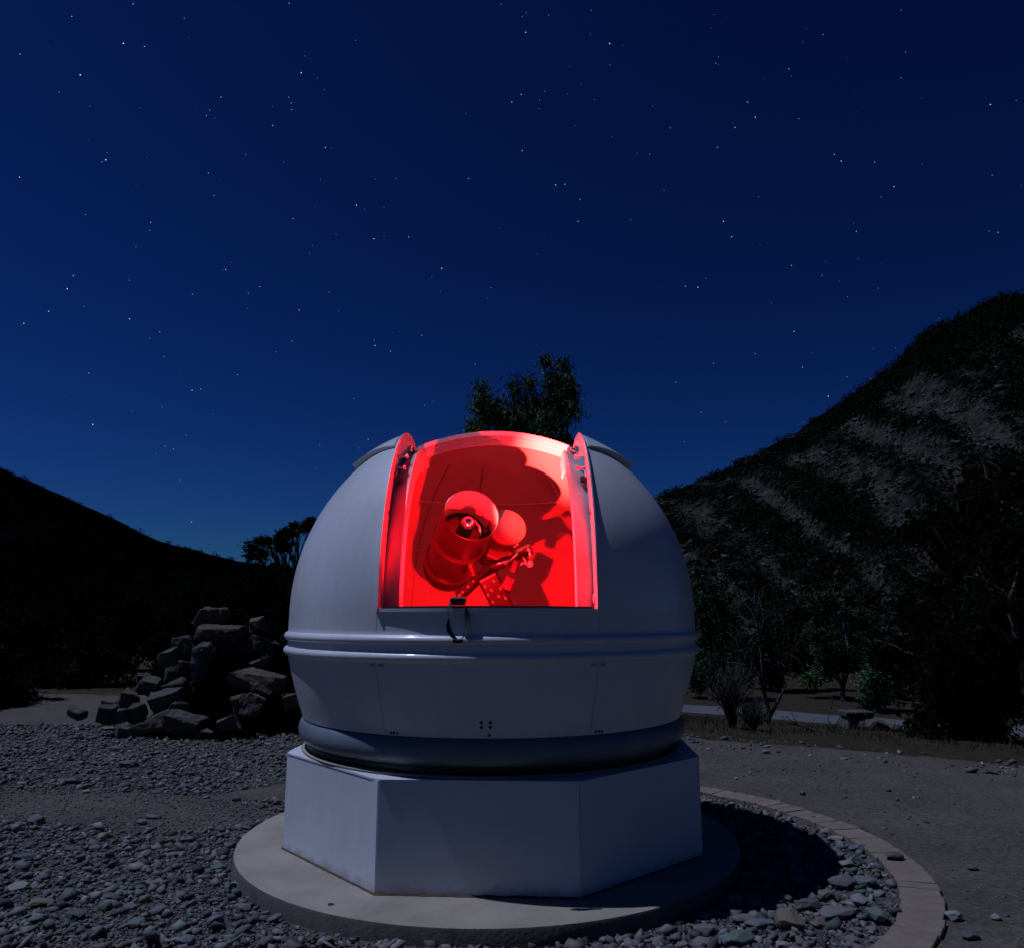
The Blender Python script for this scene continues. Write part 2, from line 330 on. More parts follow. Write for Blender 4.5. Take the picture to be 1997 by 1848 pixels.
def leaf_quads(P, ln, wd, droop=.6, jit=.35, rng=RNG):
    """one slim diamond of about ln x wd at each point"""
    n = len(P); d = rng.normal(size=(n, 3)); d /= np.linalg.norm(d, axis=1)[:, None]; d[:, 2] = d[:, 2] * (1 - droop) - droop; d /= np.linalg.norm(d, axis=1)[:, None]
    s = rng.normal(size=(n, 3)); s -= d * (s * d).sum(1)[:, None]; s /= np.linalg.norm(s, axis=1)[:, None]
    l = (ln * (1 + jit * rng.normal(size=n)).clip(.4, 2))[:, None]; w_ = (wd * (1 + jit * rng.normal(size=n)).clip(.4, 2))[:, None]
    V = np.stack([P - d * l * .5, P + s * w_ * .5, P + d * l * .5, P - s * w_ * .5], 1).reshape(-1, 3)
    return V, np.arange(4 * n).reshape(-1, 4)
def tones(n, k, base=1, sp=.35, hue=.15, rng=RNG):
    t = np.clip(base * (1 + sp * rng.normal(size=(n, 1))), .25, 2.2) * (1 + hue * rng.normal(size=(n, 3))); return np.repeat(np.clip(t, .1, 2.5), k, 0)

def scrub(name, H, n, label, size, thr, leaves=80, smax=1.0, seed=3, tone=1.0):
    V, veg, ns = H; rng = np.random.default_rng(seed); P = []; Sz = []
    nu = V.shape[1]; tries = 0
    while len(P) < n and tries < n * 14:
        tries += 1
        a = rng.random() ** .8 * (ns - 2) * smax + .5; b = rng.random() * (nu - 2)
        i, j = int(a), int(b)
        p = V[i, j] * (1 - (a - i)) + V[i + 1, j] * (a - i); p = p + (V[i, j + 1] - V[i, j]) * (b - j)
        if abs(p[0]) > p[1] * .74 + 3 or veg[i, j] + .17 * rng.normal() < thr: continue
        P.append(p); Sz.append(size * (.5 + rng.random() ** 2 * 1.1))
    P = np.array(P); Sz = np.array(Sz)
    q = rng.normal(size=(len(P), leaves, 3)); q /= np.linalg.norm(q, axis=2)[:, :, None]; q *= rng.random((len(P), leaves, 1)) ** .4
    q[:, :, 2] = np.abs(q[:, :, 2]) * 1.0
    Q = (P[:, None, :] + q * Sz[:, None, None] * np.array([1, 1, .95])).reshape(-1, 3)
    ln = np.repeat(Sz, leaves) * .30
    Vv, Fv = leaf_quads(Q, ln, ln * .6, .1, .3, rng)
    col = np.repeat(tones(len(P), 1, tone, .3, .12, rng), leaves * 4, 0)
    o = npmesh(name, Vv, Fv, M['scrub'], col=col); tag(o, label, 'scrub', kind='stuff'); return o
scrub('hill_scrub', HR, 4600, 'dark low scrub scattered in slanting rows over the rocky hillside', .78, .36, leaves=46)
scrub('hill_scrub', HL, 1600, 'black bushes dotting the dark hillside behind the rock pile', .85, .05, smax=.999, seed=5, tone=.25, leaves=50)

# ------------------------------------------------------------------ stars
STARS5 = [(519,16,2),(1128,14,2),(280,65,2),(719,72,1.6),(481,170,3),(564,182,2),(78,211,2),(313,293,3),(230,359,1.5),(350,415,1.3),(547,421,1.3),(862,380,2),(818,431,1.8),(805,452,1.8),(838,462,1.3),(1175,285,2.6),(1238,306,1.3),(1189,219,1.3),(1265,351,1.6),(1126,380,1.7),(1136,403,1.8),(1138,428,1.8),(1063,490,2),(1062,415,1.2),(1269,576,2.2),(1291,580,1.3),(413,624,3),(417,596,1.3),(397,632,1.6),(76,692,2.3),(957,604,1.5),(1106,632,1.3),(813,676,2),(835,764,1.8),(1250,701,1.3),(1464,700,1.3),(1546,697,1.5),(1827,697,1.8),(1390,801,2.5),(1498,809,1.4),(1421,816,1.2),(1143,854,2),(333,838,1.6),(588,868,2),(583,900,1.7),(530,964,1.5),(1458,932,2.4),(1594,925,2),(1498,922,1.3),(1310,915,1.3),(1220,958,1.5),(1207,987,1.6),(904,1024,1.3),(880,1052,2.2),(868,1054,1.3),(1723,1047,2.7),(1955,18,1.6),(1387,158,1.4),(1818,443,1.5),(1996,398,2.2),(735,146,1.2),(344,550,1),(572,614,1.1),(1946,891,1),(1230,808,1.1)]
STARS6 = [(55,50,1.6),(41,66,1.5),(142,60,1.5),(309,41,1.6),(53,127,2.4),(306,132,1.5),(381,171,2.8),(431,178,1.3),(383,254,1.6),(225,260,1.2),(787,58,1.5),(776,109,1.1),(805,222,1.4),(794,248,1.7),(805,252,1.2),(1080,270,2),(1089,298,1.2),(1214,136,1.6),(1147,112,1.2),(1136,166,1.3),(1518,40,1.5),(1535,204,1.6),(1518,304,1.5),(268,329,1.3),(128,357,1.5),(216,367,1.2),(36,369,2),(107,390,1.6),(106,425,1.4),(322,389,1.3),(548,415,1.3),(919,399,2.1),(949,458,2.4),(1120,464,1.7),(861,481,1.2),(870,498,2.1),(617,499,1.8),(246,491,1.1),(391,534,1.3),(40,588,2.1),(488,600,1.4),(537,602,1.5),(801,576,2),(1257,603,2),(1284,629,2.2),(1415,633,1.8),(1600,641,1.3),(1866,408,2.3),(1966,393,1.5),(1873,685,1.7),(170,722,2.4),(206,720,2),(265,779,2),(593,743,1.5),(961,768,1.3),(1490,729,2.3),(1440,768,1.6),(258,864,2.2),(463,858,1.5),(825,864,2.5),(857,924,2.3),(1343,903,2),(1332,871,1.2),(1861,902,1.6),(1896,907,2),(1090,1036,2.1),(968,956,1.2),(1225,1019,1.1),(1350,1010,1.2),(96,992,1.1),(1984,722,1.1),(1342,437,1),(1600,384,1)]
STARS7 = [(286,4,2.2),(505,22,1.5),(262,55,2.6),(190,143,2.2),(93,190,2.3),(328,124,1.4),(505,172,2.4),(751,76,1.7),(623,223,1.9),(583,248,1.4),(640,319,1.7),(346,384,2),(1013,47,1.9),(969,72,1.6),(964,132,1.3),(1283,68,1.6),(1167,138,2.2),(1322,144,1.3),(1138,260,1.9),(1078,301,1.7),(1463,276,2.4),(1460,256,1.6),(1523,298,2),(1645,236,2),(1556,222,1.2),(926,390,1.7),(749,451,2.3),(783,446,1.9),(632,516,1.6),(515,532,1.5),(362,584,2.6),(829,544,1.3),(726,626,1.5),(644,669,1.7),(676,680,1.8),(607,697,1.5),(1380,484,1.6),(1247,664,1.6),(1436,642,2),(1400,676,1.3),(1655,510,1.7),(1690,494,1.5),(1585,539,1.3),(1854,349,1.7),(1916,51,1.7),(1900,93,1.5),(1684,10,1.5),(1717,65,1.4),(703,798,1.6),(747,962,2),(852,1082,1.6),(538,956,1.2),(631,889,1),(418,874,1),(979,826,1),(1230,752,1.2),(1156,657,1),(704,373,1.1),(255,474,1)]
STARSH = [(190,62,2.1),(256,67,2.4),(298,20,1.4),(769,303,2.3),(562,422,1.8),(339,473,1.7),(649,150,1.6),(815,494,2),(868,417,1.3),(138,574,1.8),(953,649,2.5),(1053,546,1.6),(1178,555,1.5),(1193,394,1.4),(1312,391,1.5),(1055,118,1.5),(1010,35,1.3),(274,735,1.8),(404,785,1.6),(822,787,1.3),(184,893,1.4),(1220,72,1.3),(1545,233,1.3),(920,4,1.8),(1299,463,1.2)]
def build_stars():
    lst = [(c / 2, d / 2, s) for c, d, s in STARS5] + [(998.5 + c / 2, d / 2, s) for c, d, s in STARS6] + [(c / 2, 536 + d / 2, s) for c, d, s in STARS7] + [(1267.5 + .365 * c, 536 + .365 * d, s) for c, d, s in STARSH]
    dirs = [(ray(u, v).normalized(), s) for u, v, s in lst]
    rng = random.Random(4)
    for k in range(1100):
        z = rng.uniform(.03, 1); a = rng.uniform(0, 2 * math.pi); q = math.sqrt(1 - z * z); d = Vector((q * math.cos(a), q * math.sin(a), z))
        inside = d.y > .3 and abs(d.x / d.y) < .72 and d.z / d.y < .9
        dirs.append((d, rng.uniform(.35, .9) if inside else rng.choice((.8, 1, 1.2, 1.5, 2, 2.5))))
    V = []; Fc = []; col = []
    D = 6000.0; px = D / FPX
    for d, s in dirs:
        r = px * (.24 + .22 * s); b = min(1.2, (s / 2.3) ** 2.4)
        x = d.orthogonal().normalized(); y = d.cross(x); c = d * D + Vector((0, 0, EYE)); k = len(V)
        V += [c + x * r, c - x * r, c + y * r, c - y * r, c + d * r, c - d * r]
        Fc += [(k, k+2, k+4), (k+2, k+1, k+4), (k+1, k+3, k+4), (k+3, k, k+4), (k+2, k, k+5), (k+1, k+2, k+5), (k+3, k+1, k+5), (k, k+3, k+5)]
        wv = rng.random(); tint = (1, .9, .8) if wv < .15 else ((.8, .88, 1) if wv < .6 else (1, 1, 1))
        col += [[t * b for t in tint]] * 6
    m = bpy.data.materials.new('starlight'); m.use_nodes = True; t = m.node_tree; t.nodes.clear()
    va = t.nodes.new('ShaderNodeVertexColor'); va.layer_name = 'tone'; em = t.nodes.new('ShaderNodeEmission'); em.inputs[1].default_value = 1.05; ou = t.nodes.new('ShaderNodeOutputMaterial')
    t.links.new(va.outputs[0], em.inputs[0]); t.links.new(em.outputs[0], ou.inputs[0]); m.cycles.emission_sampling = 'NONE'
    o = npmesh('stars', np.array([tuple(v) for v in V]), np.array(Fc), m, col=np.array(col)); tag(o, 'small white stars scattered over the deep blue night sky', 'stars', kind='stuff')
build_stars()

# ------------------------------------------------------------------ concrete pad
def build_pad():
    n = 128; bm = bmesh.new(); Mx = Matrix.Translation((CX - .02, CY - .07, 0))
    lathe([(0, 0), (.6, 0), (1.2, 0), (PAD_R - .02, 0), (PAD_R - .006, -.005), (PAD_R, -.02), (PAD_R + .004, -.14)], n, Mx, bm=bm)
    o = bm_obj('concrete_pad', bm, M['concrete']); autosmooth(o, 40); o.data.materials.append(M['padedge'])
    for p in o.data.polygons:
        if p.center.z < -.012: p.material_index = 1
    tag(o, 'round concrete pad under the white octagonal base', kind='structure')
    p = onz(645, 1763, .0)
    b2 = lathe([(0, .001), (.014, .001), (.016, .003), (.017, .004), (.017, -.002)], 16, Matrix.Translation(p)); bm_obj('anchor_hole', b2, M['black'], o)
build_pad()

# ------------------------------------------------------------------ the observatory
OBS = empty('observatory', (CX, CY, 0), 'white fibreglass observatory dome with open slit on an octagonal base', 'observatory')
OR, OROT = 1.553, R_(-3.2)
OTOP = .628
def oct_pt(k, r, z): a = R_(-90 - 22.5 + 45 * k) + OROT; return Vector((r * math.cos(a), r * math.sin(a), z))
OOFF = Vector((.03, 0, 0))
def build_base():
    for k in range(8):
        a0, a1 = oct_pt(k, OR, 0) + OOFF, oct_pt(k + 1, OR, 0) + OOFF; i0, i1 = oct_pt(k, OR - .05, 0) + OOFF, oct_pt(k + 1, OR - .05, 0) + OOFF
        g = (a1 - a0).normalized() * .0012; up = Vector((0, 0, OTOP)); lo = Vector((0, 0, .006))
        V = [a0 + g + lo, a1 - g + lo, i1 - g + lo, i0 + g + lo, a0 + g + up, a1 - g + up, i1 - g + up, i0 + g + up]
        o = mesh('wall_panel', V, [(0, 1, 5, 4), (1, 2, 6, 5), (2, 3, 7, 6), (3, 0, 4, 7), (4, 5, 6, 7), (3, 2, 1, 0)], M['wall'], OBS); bev(o, .004, 2)
        # grime line where the panel meets the concrete
        n = (oct_pt(k, 1, 0) + oct_pt(k + 1, 1, 0)).normalized(); rnd = random.Random(k); Vb = []; Fb = []
        for q in range(41):
            p = a0.lerp(a1, q / 40); wob = .5 + rnd.random()
            Vb += [p + n * (.009 * wob) + Vector((0, 0, .002)), p + n * .002 + Vector((0, 0, .004 + .007 * wob)), p - n * .003 + Vector((0, 0, .004))]
        for q in range(40):
            for e in range(2): Fb.append((q * 3 + e, q * 3 + 3 + e, q * 3 + 4 + e, q * 3 + 1 + e))
        mesh('grime_line', Vb, Fb, M['rust'], OBS)
    # flat ledge closing the octagon, with the ring hole in the middle
    n = 128; bm = bmesh.new(); top = []; inn = []
    for i in range(n):
        a = 2 * math.pi * i / n; d = Vector((math.cos(a), math.sin(a), 0))
        rr = min(OR * math.cos(R_(22.5)) / max(.01, d.dot((oct_pt(k, 1, 0) + oct_pt(k + 1, 1, 0)).normalized())) for k in range(8) if d.dot((oct_pt(k, 1, 0) + oct_pt(k + 1, 1, 0)).normalized()) > .3)
        top.append(bm.verts.new(d * (rr + .004) + Vector((0, 0, OTOP + .006)) + OOFF)); inn.append(bm.verts.new(d * 1.28 + Vector((0, 0, OTOP + .006))))
    lo_t = [bm.verts.new(v.co - Vector((0, 0, .012))) for v in top]
    for i in range(n):
        j = (i + 1) % n; bm.faces.new((top[i], top[j], inn[j], inn[i])); bm.faces.new((lo_t[i], lo_t[j], top[j], top[i]))
    bm_obj('ledge', bm, M['wall'], OBS)
    bm_obj('ledge_seal', lathe([(1.34, .635), (1.415, .636), (1.424, .643), (1.418, .650), (1.36, .652)], 128), M['seal'], OBS, True)
    bm_obj('track_gap', lathe([(1.37, .645), (1.392, .652), (1.392, .72), (1.36, .74)], 128), M['black'], OBS, True)
    # bulging vinyl weather skirt between base and dome
    pr = []
    for k in range(17):
        a = R_(-78 + 156 * k / 16); pr.append((1.388 + .063 * math.cos(a), .785 + .085 * math.sin(a)))
    o = bm_obj('weather_skirt', lathe([(1.34, .70)] + pr + [(1.34, .88)], 160), M['skirt'], OBS, True)
    for ang in (-118.6, -61.4, 20, 100, 160):
        a = R_(ang); d = Vector((math.cos(a), math.sin(a), 0)); t = Vector((-d.y, d.x, 0))
        bm = bmesh.new(); rows = []
        for r, z in pr: rows.append([bm.verts.new(d * (r + .0022) + t * s + Vector((0, 0, z))) for s in (-.003, .003)])
        for x, y in zip(rows, rows[1:]): bm.faces.new((x[0], x[1], y[1], y[0]))
        bm_obj('skirt_seam', bm, M['skirt'], o)
build_base()

RS, Z0 = 1.555, 1.60                               # sphere radius and centre height
SH = .68                                           # half width of the slit
A0 = math.asin(SH / RS)
PS0, PS1 = R_(1.0), R_(103.6)                        # sill and rear end of the slit
def sp(a, ps, r=RS): return Vector((r * math.sin(a), -r * math.cos(a) * math.cos(ps), Z0 + r * math.cos(a) * math.sin(ps)))
def build_dome():
    T = .022
    def grid(name, al, pl, keep=lambda a, p: True, r=RS, th=T, m=None, parent=OBS, ang=40):
        bm = bmesh.new(); vo = {}; vi = {}
        for i, a in enumerate(al):
            for j, p in enumerate(pl):
                vo[i, j] = bm.verts.new(sp(a, p, r)); vi[i, j] = bm.verts.new(sp(a, p, r - th))
        cells = {(i, j) for i in range(len(al) - 1) for j in range(len(pl) - 1) if keep((al[i] + al[i + 1]) / 2, (pl[j] + pl[j + 1]) / 2)}
        for i, j in cells:
            bm.faces.new((vo[i, j], vo[i + 1, j], vo[i + 1, j + 1], vo[i, j + 1])); bm.faces.new((vi[i, j + 1], vi[i + 1, j + 1], vi[i + 1, j], vi[i, j]))
            for (di, dj, e) in ((-1, 0, ((i, j), (i, j + 1))), (1, 0, ((i + 1, j + 1), (i + 1, j))), (0, -1, ((i + 1, j), (i, j))), (0, 1, ((i, j + 1), (i + 1, j + 1)))):
                if (i + di, j + dj) not in cells:
                    bm.faces.new((vo[e[0]], vo[e[1]], vi[e[1]], vi[e[0]]))
        bmesh.ops.remove_doubles(bm, verts=bm.verts, dist=1e-5)
        for v in [v for v in bm.verts if not v.link_faces]: bm.verts.remove(v)
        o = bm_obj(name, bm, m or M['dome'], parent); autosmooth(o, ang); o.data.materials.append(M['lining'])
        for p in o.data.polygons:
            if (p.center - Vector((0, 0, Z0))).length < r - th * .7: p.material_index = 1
        return o
    al = list(np.linspace(-math.pi / 2, -A0, 26)) + list(np.linspace(-A0, A0, 17))[1:] + list(np.linspace(A0, math.pi / 2, 26))[1:]
    pl = [0] + list(np.linspace(PS0, PS1, 64)) + list(np.linspace(PS1, math.pi, 40))[1:]
    shell = grid('dome_shell', al, pl, lambda a, p: not (abs(a) < A0 and PS0 < p < PS1))
    # drum below the sphere with two rolled ribs, then the skirt that tapers in
    pr = [(RS, Z0), (RS + .001, 1.50), (RS + .001, 1.472)]
    for zc in (1.44, 1.338):
        for k in range(9): a = R_(80 - 160 * k / 8); pr.append((RS - .004 + .034 * math.cos(a), zc + .031 * math.sin(a)))
    pr += [(RS - .006, 1.302), (RS - .012, 1.26), (1.522, 1.18), (1.495, 1.08), (1.462, .97), (1.432, .885), (1.428, .868), (1.40, .868)]
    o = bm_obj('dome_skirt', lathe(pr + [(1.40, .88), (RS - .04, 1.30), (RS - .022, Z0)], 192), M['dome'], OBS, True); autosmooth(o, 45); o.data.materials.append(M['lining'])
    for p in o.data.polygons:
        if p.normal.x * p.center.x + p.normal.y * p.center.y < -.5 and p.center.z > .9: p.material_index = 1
    skirt = o
    # hair-line joints running down from the slit corners
    def rad(z):
        P = [(Z0, RS), (1.50, RS), (1.302, RS - .006), (1.26, RS - .012), (1.18, 1.522), (1.08, 1.495), (.97, 1.462), (.885, 1.432), (.868, 1.428)]
        P = P[::-1]; return float(np.interp(z, [p[0] for p in P], [p[1] for p in P]))
    for ang in (-90 - math.degrees(A0), -90 + math.degrees(A0), 0, 60, 120, 180):
        a = R_(ang); d = Vector((math.cos(a), math.sin(a), 0)); t = Vector((-d.y, d.x, 0))
        for zz in (np.linspace(1.482, 1.61, 5), np.linspace(.872, 1.298, 10)):
            bm = bmesh.new(); rows = [[bm.verts.new(d * (rad(z) + .0015) + t * s + Vector((0, 0, z))) for s in (-.0022, .0022)] for z in zz]
            for x, y in zip(rows, rows[1:]): bm.faces.new((x[0], x[1], y[1], y[0]))
            bm_obj('panel_joint', bm, M['rail'], skirt)
    # bolts
    def bolt(a, z, r=.009, m='rail'):
        d = Vector((math.cos(a), math.sin(a), 0)); p = d * (rad(z) + .0005) + Vector((0, 0, z))
        bm_obj('bolt', lathe([(r * 1.3, 0), (r * 1.2, .003), (r * .8, .006), (0, .007)], 10, frame(p, d)), M[m], skirt, True)
    for ang in (-90 - math.degrees(A0), -90 + math.degrees(A0)):
        for da in (-1.5, -.8, .9, 1.6): bolt(R_(ang + da), 1.288)
        for da in (-.3, .6, 1.5): bolt(R_(ang + 2 + da), .884, .007, 'blackmetal')
    for da in (-1.05, 1.05):
        for z in (.935, .962): bolt(R_(-90.2 + da), z, .008, 'blackmetal')
    bolt(R_(-89.4), .888, .008, 'blackmetal')
    # sill lip and black seal
    ss = np.linspace(-A0, A0, 33)
    def strip(name, p0, p1, r0, r1, m, a_=ss):
        bm = bmesh.new(); rows = [[bm.verts.new(sp(a, p0, r0)), bm.verts.new(sp(a, p0, r1)), bm.verts.new(sp(a, p1, r1)), bm.verts.new(sp(a, p1, r0))] for a in a_]
        for x, y in zip(rows, rows[1:]):
            for k in range(4): bm.faces.new((x[k], x[(k + 1) % 4], y[(k + 1) % 4], y[k]))
        bm.faces.new(rows[0][::-1]); bm.faces.new(rows[-1])
        o = bm_obj(name, bm, M[m], OBS); return autosmooth(o, 40)
    strip('sill', R_(.35), R_(1.12), RS - .05, RS + .016, 'dome')
    strip('sill_seal', R_(1.13), R_(1.62), RS - .045, RS + .002, 'black', ss[1:-1])
    # channel rails along both sides of the slit: outer flange, web and inner guide
    psr = np.linspace(R_(.4), R_(104), 60)
    def rail(name, s, x0, x1, r0, r1, m, ps=psr):
        bm = bmesh.new(); rows = []
        for p in ps:
            def q(x, r): h = math.sqrt(max(0, r * r - x * x)); return Vector((s * x, -h * math.cos(p), Z0 + h * math.sin(p)))
            rows.append([bm.verts.new(q(x0, r0)), bm.verts.new(q(x0, r1)), bm.verts.new(q(x1, r1)), bm.verts.new(q(x1, r0))])
        for x, y in zip(rows, rows[1:]):
            for k in range(4): bm.faces.new((x[k], x[(k + 1) % 4], y[(k + 1) % 4], y[k]))
        bm.faces.new(rows[0][::-1]); bm.faces.new(rows[-1])
        o = bm_obj(name, bm, M[m], OBS); return autosmooth(o, 40)
    for s in (-1, 1):
        rail('slit_flange', s, SH + .006, SH - .006, RS - .012, RS + .022, 'dome')
        r_ = rail('slit_rail', s, SH + .002, SH - .008, RS - .16, RS - .012, 'rail')
        rail('rail_web', s, SH - .008, SH - .118, RS - .162, RS - .150, 'rail')
        rail('guide_rail', s, SH - .104, SH - .118, RS - .30, RS - .164, 'dome', np.linspace(R_(1), R_(86 if s < 0 else 98), 50))
        # rollers, clips and bolts on the rails
        for p, rr, kind in ((88, .10, 'clamp'), (80, .09, 'clamp'), (57, .06, 'pin'), (50, .07, 'pin'), (47, .1, 'clip'), (12, .05, 'plate'), (4, .09, 'ring'), (30, .08, 'dot')):
            pp = R_(p); r = RS - rr; h = math.sqrt(r * r - SH * SH); c = Vector((s * (SH - .009), -h * math.cos(pp), Z0 + h * math.sin(pp)))
            ax = Vector((-s, 0, 0)); tg = Vector((0, math.sin(pp), math.cos(pp))); fr = frame(c, ax, tg)
            if kind == 'clamp':
                o = bm_obj('clamp', box_bm((.075, .05, .03), fr @ Matrix.Translation((0, 0, .015))), M['blackmetal' if p > 85 else 'steel'], OBS); bev(o, .006)
                bm_obj('clamp_bolt', lathe([(.014, 0), (.014, .02), (0, .022)], 10, fr @ Matrix.Translation((0, 0, .03))), M['steel'], o)
            elif kind == 'pin': bm_obj('roller_pin', lathe([(.016, 0), (.009, .004), (.008, .05), (.018, .052), (.018, .066), (0, .068)], 12, fr), M['white' if p == 57 else 'rail'], OBS)
            elif kind == 'clip':
                o = bm_obj('roller_bracket', box_bm((.09, .06, .012), fr @ Matrix.Translation((0, 0, .006))), M['rail'], OBS); bev(o, .004)
                bm_obj('roller', lathe([(.008, 0), (.026, .004), (.026, .03), (.008, .034), (0, .034)], 16, fr @ Matrix.Translation((-.03, .0, .012))), M['blackmetal'], o)
            elif kind == 'plate': bev(bm_obj('label_plate', box_bm((.06, .024, .003), fr @ Matrix.Translation((0, 0, .002))), M['white'], OBS), .001)
            elif kind == 'ring': bm_obj('grommet', lathe([(.017, 0), (.03, 0), (.03, .008), (.017, .008)], 20, fr, close=True), M['rail'], OBS, True)
            else: bm_obj('rail_bolt', lathe([(.014, 0), (.014, .006), (0, .008)], 8, fr), M['blackmetal'], OBS)
    # raised shutter rolled back over the rear, its two arms flanking the slit
    AH = R_(43)
    bm = bmesh.new(); cols = {}
    ai = np.linspace(A0 + .012, AH, 9)
    def rr_(t): return RS + .020 + .036 * t
    for sgn in (-1, 1):
        rows = []
        for q in range(36):
            row = []
            for k, a in enumerate(ai):
                t = k / 8; p = R_(58 + 17 * t) + (R_(168) - R_(58 + 17 * t)) * q / 35; row.append((bm.verts.new(sp(sgn * a, p, rr_(t))), bm.verts.new(sp(sgn * a, p, RS + .003))))
            rows.append(row)
        for x, y in zip(rows, rows[1:]):
            for k in range(8): bm.faces.new((x[k][0], x[k + 1][0], y[k + 1][0], y[k][0]))
            for k in (0, 8): bm.faces.new((x[k][0], y[k][0], y[k][1], x[k][1]))
        for row in (rows[0], rows[-1]):
            for k in range(8): bm.faces.new((row[k][0], row[k][1], row[k + 1][1], row[k + 1][0]))
    # rear roof of the shutter between the arms
    ac = np.linspace(-A0 - .012, A0 + .012, 19); rows = [[(bm.verts.new(sp(a, p, RS + .022)), bm.verts.new(sp(a, p, RS + .003))) for a in ac] for p in np.linspace(R_(102), R_(168), 30)]
    for x, y in zip(rows, rows[1:]):
        for k in range(18): bm.faces.new((x[k][0], x[k + 1][0], y[k + 1][0], y[k][0])); bm.faces.new((x[k][1], x[k + 1][1], y[k + 1][1], y[k][1]))
    for k in range(18): bm.faces.new((rows[0][k][0], rows[0][k][1], rows[0][k + 1][1], rows[0][k + 1][0]))
    sh = autosmooth(bm_obj('shutter', bm, M['dome'], OBS), 40)
    bm = bmesh.new()
    # front lip and stiffener of the rolled-back shutter
    for (p0, p1, r0, r1) in ((101.2, 101.9, RS - .012, RS + .026), (102.6, 103.2, RS - .03, RS + .002), (103.6, 104.4, RS - .07, RS - .022)):
        rows = [[bm.verts.new(sp(a, R_(p0), r0)), bm.verts.new(sp(a, R_(p0), r1)), bm.verts.new(sp(a, R_(p1), r1)), bm.verts.new(sp(a, R_(p1), r0))] for a in np.linspace(-A0 + .02, A0 - .02, 25)]
        for x, y in zip(rows, rows[1:]):
            for k in range(4): bm.faces.new((x[k], x[(k + 1) % 4], y[(k + 1) % 4], y[k]))
        bm.faces.new(rows[0][::-1]); bm.faces.new(rows[-1])
    autosmooth(bm_obj('shutter_lip', bm, M['dome'], sh), 40)
    # joining ribs moulded inside the rear of the shell
    for z, r_in in ((2.19, .02), (2.62, .02)):
        rh = math.sqrt((RS - .022) ** 2 - (z - Z0) ** 2); bm = bmesh.new(); rows = []
        for k in range(61):
            a = R_(-20 + 220 * k / 60); d = Vector((math.cos(a), math.sin(a), 0))
            rows.append([bm.verts.new(d * (rh + .004) + Vector((0, 0, z))), bm.verts.new(d * (rh - r_in) + Vector((0, 0, z))), bm.verts.new(d * (rh - r_in) + Vector((0, 0, z + .012))), bm.verts.new(d * (rh + .004) + Vector((0, 0, z + .012)))])
        for x, y in zip(rows, rows[1:]):
            for k in range(4): bm.faces.new((x[k], x[(k + 1) % 4], y[(k + 1) % 4], y[k]))
        bm_obj('inner_rib', bm, M['lining'], shell)
    for ang in (58, 122, 98):
        a = R_(ang); bm = bmesh.new(); rows = []; t = Vector((-math.sin(a), math.cos(a), 0))
        for k in range(25):
            e = R_(60 * k / 24); d = Vector((math.cos(a) * math.cos(e), math.sin(a) * math.cos(e), math.sin(e)))
            c = d * (RS - .022) + Vector((0, 0, Z0)); rows.append([bm.verts.new(c - d * x + t * s) for x, s in ((-.003, -.004), (.008, -.004), (.008, .004), (-.003, .004))])
        for x, y in zip(rows, rows[1:]):
            for k in range(4): bm.faces.new((x[k], x[(k + 1) % 4], y[(k + 1) % 4], y[k]))
        bm_obj('inner_seam', bm, M['lining'], shell)
    # printed sticker inside the rear shell
    d = Vector((.52, .66, .66)).normalized(); fr = frame(d * (RS - .03) + Vector((0, 0, Z0)), -d)
    lb = bm_obj('sticker', box_bm((.10, .10, .002), fr), M['white'], shell)
    bm = bmesh.new(); rr = random.Random(3)
    for k in range(26):
        box_bm((rr.uniform(.008, .03), rr.uniform(.006, .02), .001), fr @ Matrix.Translation((rr.uniform(-.036, .036), rr.uniform(-.038, .038), .0022 + .0001 * k)), bm)
    bm_obj('print', bm, M['black'], lb)
build_dome()

